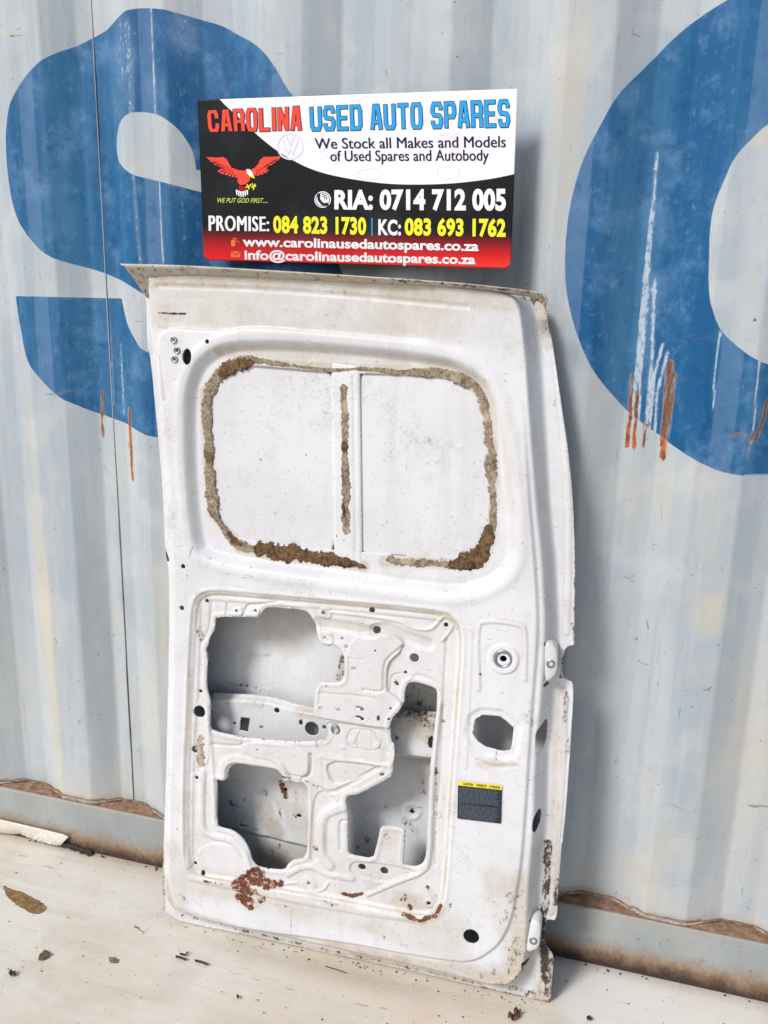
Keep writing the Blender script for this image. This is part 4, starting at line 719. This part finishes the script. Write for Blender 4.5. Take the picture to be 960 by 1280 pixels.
# rounded corners: pull grid corners in
s_, t_ = Sg.ravel() * 400, Tg.ravel() * 212
def rc(s_, t_):
    r = 9.0; ds = np.minimum(s_, 400 - s_); dt = np.minimum(t_, 212 - t_); q = (ds < r) & (dt < r); L = np.hypot(r - ds, r - dt); mm = np.maximum(r - ds, r - dt)
    k = np.where(q & (L > 0), mm / np.maximum(L, 1e-6), 1); ns = r - (r - ds) * k; nt = r - (r - dt) * k
    return np.where(q, np.where(s_ < 200, ns, 400 - ns), s_), np.where(q, np.where(t_ < 106, nt, 212 - nt), t_)
s2, t2 = rc(s_, t_); lowr = (t_ > 106) | (s_ < 0); s2 = np.where(lowr, s2, s_) / 400; t2 = np.where(lowr, t2, t_) / 212
a = np.outer(1 - s2, sq[0]) + np.outer(s2, sq[1]); b = np.outer(1 - s2, sq[3]) + np.outer(s2, sq[2]); PX = a * (1 - t2)[:, None] + b * t2[:, None]
sw = catmull([(268, 110), (276, 125.5), (298.7, 147), (321.7, 168.7), (349, 190), (386, 210), (427, 221.5), (486.6, 229.7), (551, 230), (606, 224.6), (645, 217), (680, 208)], 6); sw = np.vstack([sw, [(700, 60), (260, 60)]])
wsd = sdf(PX[:, 0], PX[:, 1], sw)
red = ss((PX[:, 1] - (281 + (PX[:, 0] - 255) * .022)) / 44)
m = MB('sign_print', .42, .15); c = m.mix(m.attr('red'), (.005, .007, .010), (.70, .012, .018)); c = m.mix(m.mr(m.attr('hot'), 0, 1), c, (.80, .05, .03)); c = m.mix(m.mr(m.noise(9, detail=4), .45, .7, 0, .03), c, (.4, .42, .45)); c = m.mix(m.mr(m.attr('white'), -.4, .4), c, (.80, .80, .86)); m.color(c); m.bump(m.noise(10, detail=3), .12, .004)
V0 = SL(hitS(PX)); idx = np.arange(nx * ny).reshape(nx, ny); fq = np.stack([idx[:-1, :-1].ravel(), idx[:-1, 1:].ravel(), idx[1:, 1:].ravel(), idx[1:, :-1].ravel()], 1)
o = mesh_np('sign_board', V0, fq, m.m, sign, True, dict(white=wsd, red=red, hot=ss((PX[:, 1] - 312) / 25) * .6)); md = o.modifiers.new('t', 'SOLIDIFY'); md.thickness = .0018; md.offset = -1
def ink(name, c, rough=.4):
    m = MB(name, rough, .12); m.color(m.mix(m.mr(m.noise(30, detail=3), .3, .8, 0, .12), c, tuple(x * .7 for x in c))); return m.m
I_w = ink('ink_white', (.82, .82, .84)); I_k = ink('ink_navy', (.012, .018, .05)); I_b = ink('ink_blue', (.025, .32, .70)); I_r = ink('ink_red', (.80, .075, .045)); I_y = ink('ink_yellow', (.85, .80, .03)); I_o = ink('ink_orange', (.85, .16, .05)); I_lg = ink('ink_faint', (.70, .70, .82)); I_g = ink('ink_lime', (.55, .60, .12)); I_pk = ink('ink_faint_pink', (.80, .70, .77)); I_dr = ink('ink_dark_red', (.32, .01, .02))
def flat(name, V2, Fc, mat, lift, parent=sign):
    return mesh_np(name, SL(hitS(np.asarray(V2, float), 0) + np.array([0, -1, 0]) * (np.asarray(lift).reshape(-1, 1) if hasattr(lift, '__len__') else lift)), Fc, mat, parent, False)
def bold_shift(v, f, dx, k=5):
    n = len(v); V_ = []; F_ = []
    for q in range(k):
        V_.append(v + np.array([dx * q / (k - 1), 0])); F_ += [tuple(i + q * n for i in g) for g in f]
    return np.vstack(V_), F_
def font_mesh(txt, bold, italic=0.0, space=1.0):
    cu = bpy.data.curves.new('t', 'FONT'); cu.body = txt; cu.size = 1; cu.offset = bold; cu.shear = italic; cu.space_character = space; cu.resolution_u = 4
    ob = bpy.data.objects.new('t', cu); COL.objects.link(ob); dg = bpy.context.evaluated_depsgraph_get(); me = bpy.data.meshes.new_from_object(ob.evaluated_get(dg))
    v = np.array([q.co[:2] for q in me.vertices]); f = [tuple(p.vertices) for p in me.polygons]; bpy.data.objects.remove(ob); bpy.data.meshes.remove(me); return v, f
CAP = font_mesh('H', 0)[0][:, 1].max()
def text(txt, q, mat, bold=0.0, lift=.0006, italic=0.0, space=1.0, name='lettering', outline=None, parent=sign, mapper=None):
    v, f = font_mesh(txt, max(bold, 0), italic, space); nv = len(v)
    if bold <= 0: v, f = bold_shift(v, f, -bold); lift = lift + np.repeat(np.arange(5) * .00006, nv)
    x0, x1 = v[:, 0].min(), v[:, 0].max(); s = (v[:, 0] - x0) / (x1 - x0); t = 1 - v[:, 1] / CAP; q = [np.array(p, float) for p in q]
    P = (q[0] * (1 - s)[:, None] + q[1] * s[:, None]) * (1 - t)[:, None] + (q[3] * (1 - s)[:, None] + q[2] * s[:, None]) * t[:, None]
    if mapper: return mapper(name, P, f, mat)
    o = flat(name, P, f, mat, lift)
    return o
GL = {}; c = .17
GL['O'] = [([(c, 0), (1 - c, 0), (1, c), (1, 1 - c), (1 - c, 1), (c, 1), (0, 1 - c), (0, c)], 1)]
GL['C'] = [([(1, .69), (1, 1 - c), (1 - c, 1), (c, 1), (0, 1 - c), (0, c), (c, 0), (1 - c, 0), (1, c), (1, .31)], 0)]
GL['A'] = [([(0, 0), (.32, 1), (.68, 1), (1, 0)], 0), ([(.14, .27), (.86, .27)], 0)]
GL['R'] = [([(0, 0), (0, 1), (1 - c, 1), (1, 1 - c), (1, .58), (1 - c, .45), (0, .45)], 0), ([(1 - c, .45), (1, .32), (1, 0)], 0)]
GL['L'] = [([(0, 1), (0, 0), (1, 0)], 0)]; GL['I'] = [([(0.0, 0), (0.0, 1)], 0)]; GL['N'] = [([(0, 0), (0, 1)], 0), ([(1, 0), (1, 1)], 0), ([(0.05, .95), (.95, .05)], 0)]
GL['U'] = [([(0, 1), (0, c), (c, 0), (1 - c, 0), (1, c), (1, 1)], 0)]
GL['S'] = [([(1, .80), (1, 1 - c), (1 - c, 1), (c, 1), (0, 1 - c), (0, .64), (c, .52), (1 - c, .48), (1, .36), (1, c), (1 - c, 0), (c, 0), (0, c), (0, .20)], 0)]
GL['E'] = [([(1, 1), (0, 1), (0, 0), (1, 0)], 0), ([(0, .5), (.85, .5)], 0)]; GL['D'] = [([(0, 0), (0, 1), (1 - c, 1), (1, 1 - c), (1, c), (1 - c, 0)], 1)]
GL['T'] = [([(0, 1), (1, 1)], 0), ([(.5, 1), (.5, 0)], 0)]; GL['P'] = [([(0, 0), (0, 1), (1 - c, 1), (1, 1 - c), (1, .55), (1 - c, .42), (0, .42)], 0)]
def stroke(P, wd, closed, ext):
    P = np.array(P, float); n = len(P)
    if not closed:
        d = P[0] - P[1]; P[0] += d / np.linalg.norm(d) * ext; d = P[-1] - P[-2]; P[-1] += d / np.linalg.norm(d) * ext
    v = []
    for i in range(n):
        p = P[i]; a = P[i - 1] if (closed or i > 0) else None; b = P[(i + 1) % n] if (closed or i < n - 1) else None
        d1 = (p - a) / np.linalg.norm(p - a) if a is not None else None; d2 = (b - p) / np.linalg.norm(b - p) if b is not None else None
        if d1 is None: d1 = d2
        if d2 is None: d2 = d1
        n1 = np.array([-d1[1], d1[0]]); n2 = np.array([-d2[1], d2[0]]); mt = n1 + n2; mt /= np.linalg.norm(mt); L = min(wd / max(mt @ n1, .5), wd * 1.6)
        v += [p + mt * L, p - mt * L]
    f = [(2 * i, 2 * i + 1, 2 * ((i + 1) % n) + 1, 2 * ((i + 1) % n)) for i in range(n if closed else n - 1)]
    return v, f
def block(word, q, mat, cw, gap, sh=0.0):         # octagonal display lettering, heights in units of .45 cell widths
    tot = sum((.38 if ch == 'I' else .45 if ch == ' ' else 1) * cw for ch in word) + gap * (len(word) - 1); x = 0; q = [np.array(p, float) for p in q]
    W0 = tot
    for wd, mt, ext, lift, nm in ((.215, I_k, .05, .0005, 'letter_outline'), (.160, mat, 0.0, .0011, 'title_lettering')):
        x = 0; vs = []; fs = []; lf = []; k_ = 0
        for ch in word:
            w = (.38 if ch == 'I' else .45 if ch == ' ' else 1) * cw
            if ch != ' ':
                H = 2.35; m_ = .19
                for pts, cl in GL[ch]:
                    PT = [(x + m_ + p[0] * (w - 2 * m_), m_ + p[1] * (H - 2 * m_)) for p in pts] if ch != 'I' else [(x + w / 2, m_ + p[1] * (H - 2 * m_)) for p in pts]
                    v, f = stroke(PT, wd, cl, .11 + ext); k = len(vs); vs += v; fs += [tuple(i + k for i in g) for g in f]; lf += [lift + .00006 * (k_ % 8)] * len(v); k_ += 1
            x += w + gap
        vs = np.array(vs); s = vs[:, 0] / W0; t = 1 - vs[:, 1] / 2.35
        P = (q[0] * (1 - s)[:, None] + q[1] * s[:, None]) * (1 - t)[:, None] + (q[3] * (1 - s)[:, None] + q[2] * s[:, None]) * t[:, None]
        flat(nm, P, fs, mt, np.array(lf))
block('CAROLINA', [(258.5, 138), (377.5, 132), (377.5, 164), (261, 165.5)], I_r, 1.05, .12)
block('USED AUTO SPARES', [(386.7, 133), (637, 124), (638, 159.5), (388, 164.5)], I_b, 1.15, .12)
text('We Stock all Makes and Models', [(393, 173), (632.4, 170), (632.4, 184), (394, 186)], I_k, -.030)
text('of Used Spares and Autobody', [(412.4, 188.5), (611, 187), (611, 200.8), (413, 201.5)], I_k, -.030)
text('RIA: 0714 712 005', [(418, 239), (632.4, 237.5), (632.4, 262), (418, 260.5)], I_w, .045, space=1.04)
text('PROMISE:', [(260.7, 269.5), (336.8, 271), (336.8, 289), (261, 288.5)], I_w, -.085, space=1.10); text('084 823 1730', [(341.4, 271), (457.8, 273), (457.8, 292.5), (341.8, 290)], I_y, .042, space=1.05)
text('KC:', [(473, 275), (501.3, 276), (501.3, 293.5), (473, 292.8)], I_w, .038, space=1.08); text('083 693 1762', [(506, 274), (632.4, 275), (632, 295), (506, 293)], I_y, .042, space=1.05)
text('www.carolinausedautospares.co.za', [(303.3, 296.5), (598.5, 302), (598.3, 313.5), (303.5, 307.5)], I_w, .03); text('info@carolinausedautospares.co.za', [(305.6, 313), (594.5, 319), (594.3, 330), (306, 324)], I_w, .03)
text('WE PUT GOD FIRST.....', [(272, 247.6), (335.5, 248), (335, 253.5), (272, 253.3)], I_g, .01, italic=.3)
def poly(name, pts, mat, lift): return flat(name, pts, [tuple(range(len(pts)))], mat, lift)
poly('divider_bar', [(464.2, 272.5), (465.8, 272.5), (465.8, 295), (464.2, 295)], I_b, .0006)
def ring(name, cx, cy, r1, r2, mat, lift, ry=1.0, n=40):
    v = []; f = []
    for k in range(n):
        t = 2 * math.pi * k / n; v += [(cx + r1 * math.cos(t), cy + r1 * ry * math.sin(t)), (cx + r2 * math.cos(t), cy + r2 * ry * math.sin(t))]
    f = [(2 * k, 2 * k + 1, 2 * ((k + 1) % n) + 1, 2 * ((k + 1) % n)) for k in range(n)]; return flat(name, v, f, mat, lift)
def disc(name, cx, cy, r, mat, lift, ry=1.0, n=36): return poly(name, [(cx + r * math.cos(2 * math.pi * k / n), cy + r * ry * math.sin(2 * math.pi * k / n)) for k in range(n)], mat, lift)
# faint watermark emblems in the white field
ring('faint_emblem', 363, 183, 17, 14.6, I_lg, .0004)
for pts in ([(353, 175), (360, 193), (363, 187), (366, 193), (373, 175)], [(358, 171), (363, 182), (368, 171)]):
    v, f = stroke([(a, b) for a, b in pts], 1.1, False, 0); flat('faint_emblem', v, f, I_lg, .0005)
ring('faint_emblem', 462, 218, 17, 14.5, I_lg, .0003, .45); ring('faint_emblem', 560, 216, 15, 13, I_lg, .0003, .55); ring('faint_emblem', 470, 128, 22, 20, I_lg, .0003, .35); ring('faint_emblem', 525, 140, 12, 10.5, I_lg, .0003, 1.2)
poly('faint_emblem', [(548, 166), (576, 165), (575, 169), (570, 169), (577, 192), (566, 192), (561, 180), (556, 180), (560, 169), (548, 170)], I_pk, .0003); ring('faint_emblem', 428, 190, 26, 24, I_pk, .0002, .35)
# telephone badge
disc('phone_badge', 403.5, 249.5, 10.3, I_w, .0006); ring('phone_badge', 403.5, 249.5, 9.0, 8.2, I_k, .0008)
v, f = stroke([(398, 244), (399, 250), (403, 255), (408.5, 256)], 1.7, False, 1); flat('phone_badge', v, f, I_k, .0010); disc('phone_badge', 398.5, 244, 2.3, I_k, .0011); disc('phone_badge', 408.5, 255.5, 2.3, I_k, .0011)
for r in (3.2, 5.6):
    v, f = stroke([(403 + r * math.cos(a), 248.5 - r * math.sin(a)) for a in np.linspace(-.2, 1.6, 8)], .55, False, 0); flat('phone_badge', v, f, I_k, .0009)
# mouse and envelope icons
poly('mouse_icon', [(289, 300), (294, 300), (294.5, 307), (292, 308.5), (289, 307.5)], I_o, .0006); v, f = stroke([(291.5, 300), (292, 298), (295, 298), (296.5, 302), (299.5, 303)], .45, False, 0); flat('mouse_icon', v, f, I_o, .0007)
poly('envelope_icon', [(288.5, 314), (301, 314.5), (300.5, 322), (289, 321.7)], I_o, .0006); v, f = stroke([(289, 314.5), (294.7, 318.6), (300.5, 315)], .4, False, 0); flat('envelope_icon', v, f, I_dr, .0008)
# spread-winged eagle, traced feather by feather
def ea(pts): return [(250 + x / 8.727, 180 + y / 8.727) for x, y in pts]
poly('eagle_wing', ea([(70, 142), (190, 150), (250, 140), (290, 165), (318, 215), (345, 258), (420, 285), (500, 290), (530, 330), (420, 370), (360, 362), (240, 325), (190, 297), (230, 270), (260, 262), (175, 240), (130, 200)]), I_r, .0006)
poly('eagle_wing', ea([(545, 285), (600, 260), (640, 215), (655, 175), (700, 140), (780, 142), (892, 132), (860, 170), (800, 220), (720, 262), (760, 292), (700, 325), (620, 352), (585, 330)]), I_r, .0006)
poly('eagle_body', ea([(420, 330), (500, 300), (550, 350), (545, 400), (500, 440), (440, 450), (410, 410)]), I_r, .0008); poly('eagle_body', ea([(430, 455), (500, 470), (528, 510), (470, 535), (415, 500)]), I_dr, .0007)
poly('eagle_head', ea([(505, 275), (540, 275), (575, 310), (590, 345), (545, 350), (515, 320)]), I_w, .0010); poly('eagle_beak', ea([(548, 350), (590, 345), (602, 380), (585, 372), (560, 366)]), I_y, .0012)
for k in range(6):
    x = 392 + k * 23; poly('eagle_tail', ea([(x, 498 + 18 * math.sin(k * .6)), (x + 20, 502 + 18 * math.sin(k * .6)), (x + 14 + 4, 560 + 22 * math.sin(k * .63)), (x + 6, 552 + 24 * math.sin(k * .63))]), I_w, .0009)
for pts in ([(500, 470), (530, 470), (560, 440)], [(530, 470), (540, 495)], [(515, 440), (530, 470)], [(560, 470), (590, 470), (615, 455)], [(590, 470), (585, 500)], [(570, 430), (590, 470), (605, 435)]):
    v, f = stroke(ea(pts), .75, False, 0); flat('eagle_claw', v, f, I_y, .0010)
for x0_, y0_, x1_, y1_ in ((130, 205, 190, 205), (165, 238, 225, 228), (215, 268, 265, 262), (225, 300, 275, 290), (262, 325, 295, 305), (300, 345, 325, 318), (335, 360, 350, 330), (378, 368, 385, 335), (850, 185, 790, 188), (815, 215, 760, 208), (770, 240, 720, 232), (755, 298, 715, 285), (715, 325, 685, 305), (670, 345, 650, 318), (630, 355, 620, 330)):
    v, f = stroke(ea([(x0_, y0_), (x1_, y1_)]), .55, False, 0); flat('feather_gap', v, f, I_k, .0010)
for k in range(9):
    t = k / 8; v, f = stroke(ea([(130 + 210 * t, 170 + 90 * t), (165 + 200 * t, 222 + 115 * t)]), .35, False, 0); flat('feather_line', v, f, I_dr, .0009)
    v, f = stroke(ea([(850 - 230 * t, 160 + 125 * t), (790 - 170 * t, 190 + 140 * t)]), .35, False, 0); flat('feather_line', v, f, I_dr, .0009)
# sticker header words
def stmap(name, P, f, mat):
    q = hitD(P, FW + .0042); return mesh_np(name, [(a, -(FW + .0042), b) for a, b in q], f, mat, stk, False)
M_sbk = ink('sticker_ink', (.03, .03, .02))
for tx, s0, s1 in (('CAUTION', .12, .34), ('VORSICHT', .41, .65), ('ATTENTION', .70, .95)):
    text(tx, [bil(c_, s0, .012), bil(c_, s1, .012), bil(c_, s1, .075), bil(c_, s0, .075)], M_sbk, .02, mapper=stmap, name='header_lettering')

# =================================================================== THINGS ON THE GROUND
M_leaf = MB('dry_leaf', .8, .2); nn = M_leaf.noise(120, detail=5); M_leaf.color(M_leaf.mix(M_leaf.mr(nn, .4, .6), (.07, .03, .015), (.19, .085, .035))); M_leaf = M_leaf.m
M_twig = plain('dark_twig', (.045, .035, .028), .85); M_bit = plain('brown_bit', (.14, .085, .045), .85)
def ground_poly(name, pts, mat, label, cat, arch=.006, group=None):
    P = chaikin(hitG(pts, .004), 2); c0 = P.mean(0); n = len(P); v = []; rngs = (1, .66, .33)
    for s_ in rngs:
        for i, p in enumerate(P):
            q = (p - c0) * s_; d = 1 - s_; v.append((q[0], q[1], .0015 + arch * (.9 * (1 - d) ** 2 * (.5 + .5 * math.sin(i * 1.1)) + .25 * d)))
    v.append((0, 0, .0015 + arch * .1)); f = [(j * n + i, j * n + (i + 1) % n, (j + 1) * n + (i + 1) % n, (j + 1) * n + i) for j in range(2) for i in range(n)] + [(2 * n + i, 2 * n + (i + 1) % n, 3 * n) for i in range(n)]
    o = mesh_np(name, v, f, mat, None, True); o.location = (c0[0], c0[1], .0005); md = o.modifiers.new('t', 'SOLIDIFY'); md.thickness = .0008; md.offset = 0
    return tag(o, label, cat, group)
ground_poly('dry_leaf', [(634, 1271), (637, 1267), (645, 1270), (649, 1266), (641, 1263), (645, 1262), (651, 1264), (650, 1270), (646, 1275), (638, 1275)], M_leaf, 'dark curled dry leaf on the ground below the right corner of the door', 'leaf', .012)
ground_poly('bark_chip', [(47, 1200), (50, 1192), (55, 1187), (63, 1190), (62, 1194), (54, 1199)], M_bit, 'brown wedge shaped chip on the pale ground at lower left', 'bark chip', .004)
def twig(pts, r, label):
    P = hitG(pts, .003); c0 = P[0]; path = [(p[0] - c0[0], p[1] - c0[1], .003 + .001 * (i % 2)) for i, p in enumerate(P)]; v, f = tube(path, r, 7); o = mesh_np('twig', v, f, M_twig, None); o.location = (c0[0], c0[1], 0); return tag(o, label, 'twig', 'twigs on the ground by the door foot')
twig([(220, 1195.5), (226, 1197.5), (232, 1199.5)], .0024, 'left straight dark twig of the pair below the door foot'); twig([(244, 1200.5), (252, 1203), (259, 1205.5)], .0024, 'right straight dark twig of the pair below the door foot')
twig([(225, 1192), (231, 1194), (235, 1190)], .002, 'small hooked dark twig just above the straight pair'); twig([(407, 1208), (418, 1211.5), (432, 1216)], .0009, 'long thin twig on the ground below the middle of the door')
ground_poly('dirt_crumb', [(295, 1244), (298, 1243), (300, 1246), (297, 1248)], M_twig, 'dark crumb with a hair of root on the ground at bottom centre', 'dirt crumb', .004)
ground_poly('dirt_crumb', [(10, 1217), (14, 1212), (19, 1214), (20, 1219), (15, 1220)], M_twig, 'black ragged crumb at the lower left corner of the ground', 'dirt crumb', .006)
ground_poly('dirt_crumb', [(733, 1271), (738, 1270), (741, 1273), (738, 1275), (734, 1275)], M_twig, 'round black pebble sized crumb right of the door', 'dirt crumb', .006)
# loose crumbs and the dark dirt heap at the end of the torn board: nobody could count them
vs, fs = [], []
def crumb(x, y, z, r):
    k = len(vs); n = 6
    vs.append((x, y, z + r * random.uniform(.5, 1.1)))
    for i in range(n): t = 2 * math.pi * i / n; q = r * random.uniform(.6, 1.3); vs.append((x + q * math.cos(t), y + q * math.sin(t) * .8, z))
    for i in range(n): fs.append((k, k + 1 + i, k + 1 + (i + 1) % n))
for _ in range(230):
    p = hitG([(random.uniform(0, 960), random.uniform(1060, 1280))])[0]
    if p[1] < -.02: crumb(p[0], p[1], .0, random.choice((.0008, .001, .0013, .002)) * random.uniform(.6, 1.2))
for _ in range(70):
    t = random.random(); p = hitG([(205 + 480 * t + random.gauss(0, 6), 1150 + 106 * t + abs(random.gauss(2, 5)))])[0]; crumb(p[0], p[1], 0, random.uniform(.0008, .0025))
for _ in range(110):
    x = random.uniform(-1.9, 1.0); crumb(x, -.012 - abs(random.gauss(0, .006)), 0, random.uniform(.001, .004))
o = mesh_np('loose_dirt', vs, fs, M_twig, None, False); o['kind'] = 'stuff'; tag(o, 'loose dark crumbs and grit scattered over the pale ground', 'dirt')
vs, fs = [], []
for _ in range(520):
    t = random.random(); p = hitG([(62 + 52 * t, 1048 + 15 * t + random.gauss(0, 2.0))], .005)[0]; crumb(p[0], min(p[1], -.012), random.uniform(0, .012) * (1 - abs(t - .4)), random.uniform(.002, .006))
o = mesh_np('dirt_heap', vs, fs, M_twig, None, False); o['kind'] = 'stuff'; tag(o, 'small heap of black dirt at the end of the torn board by the rail', 'dirt')
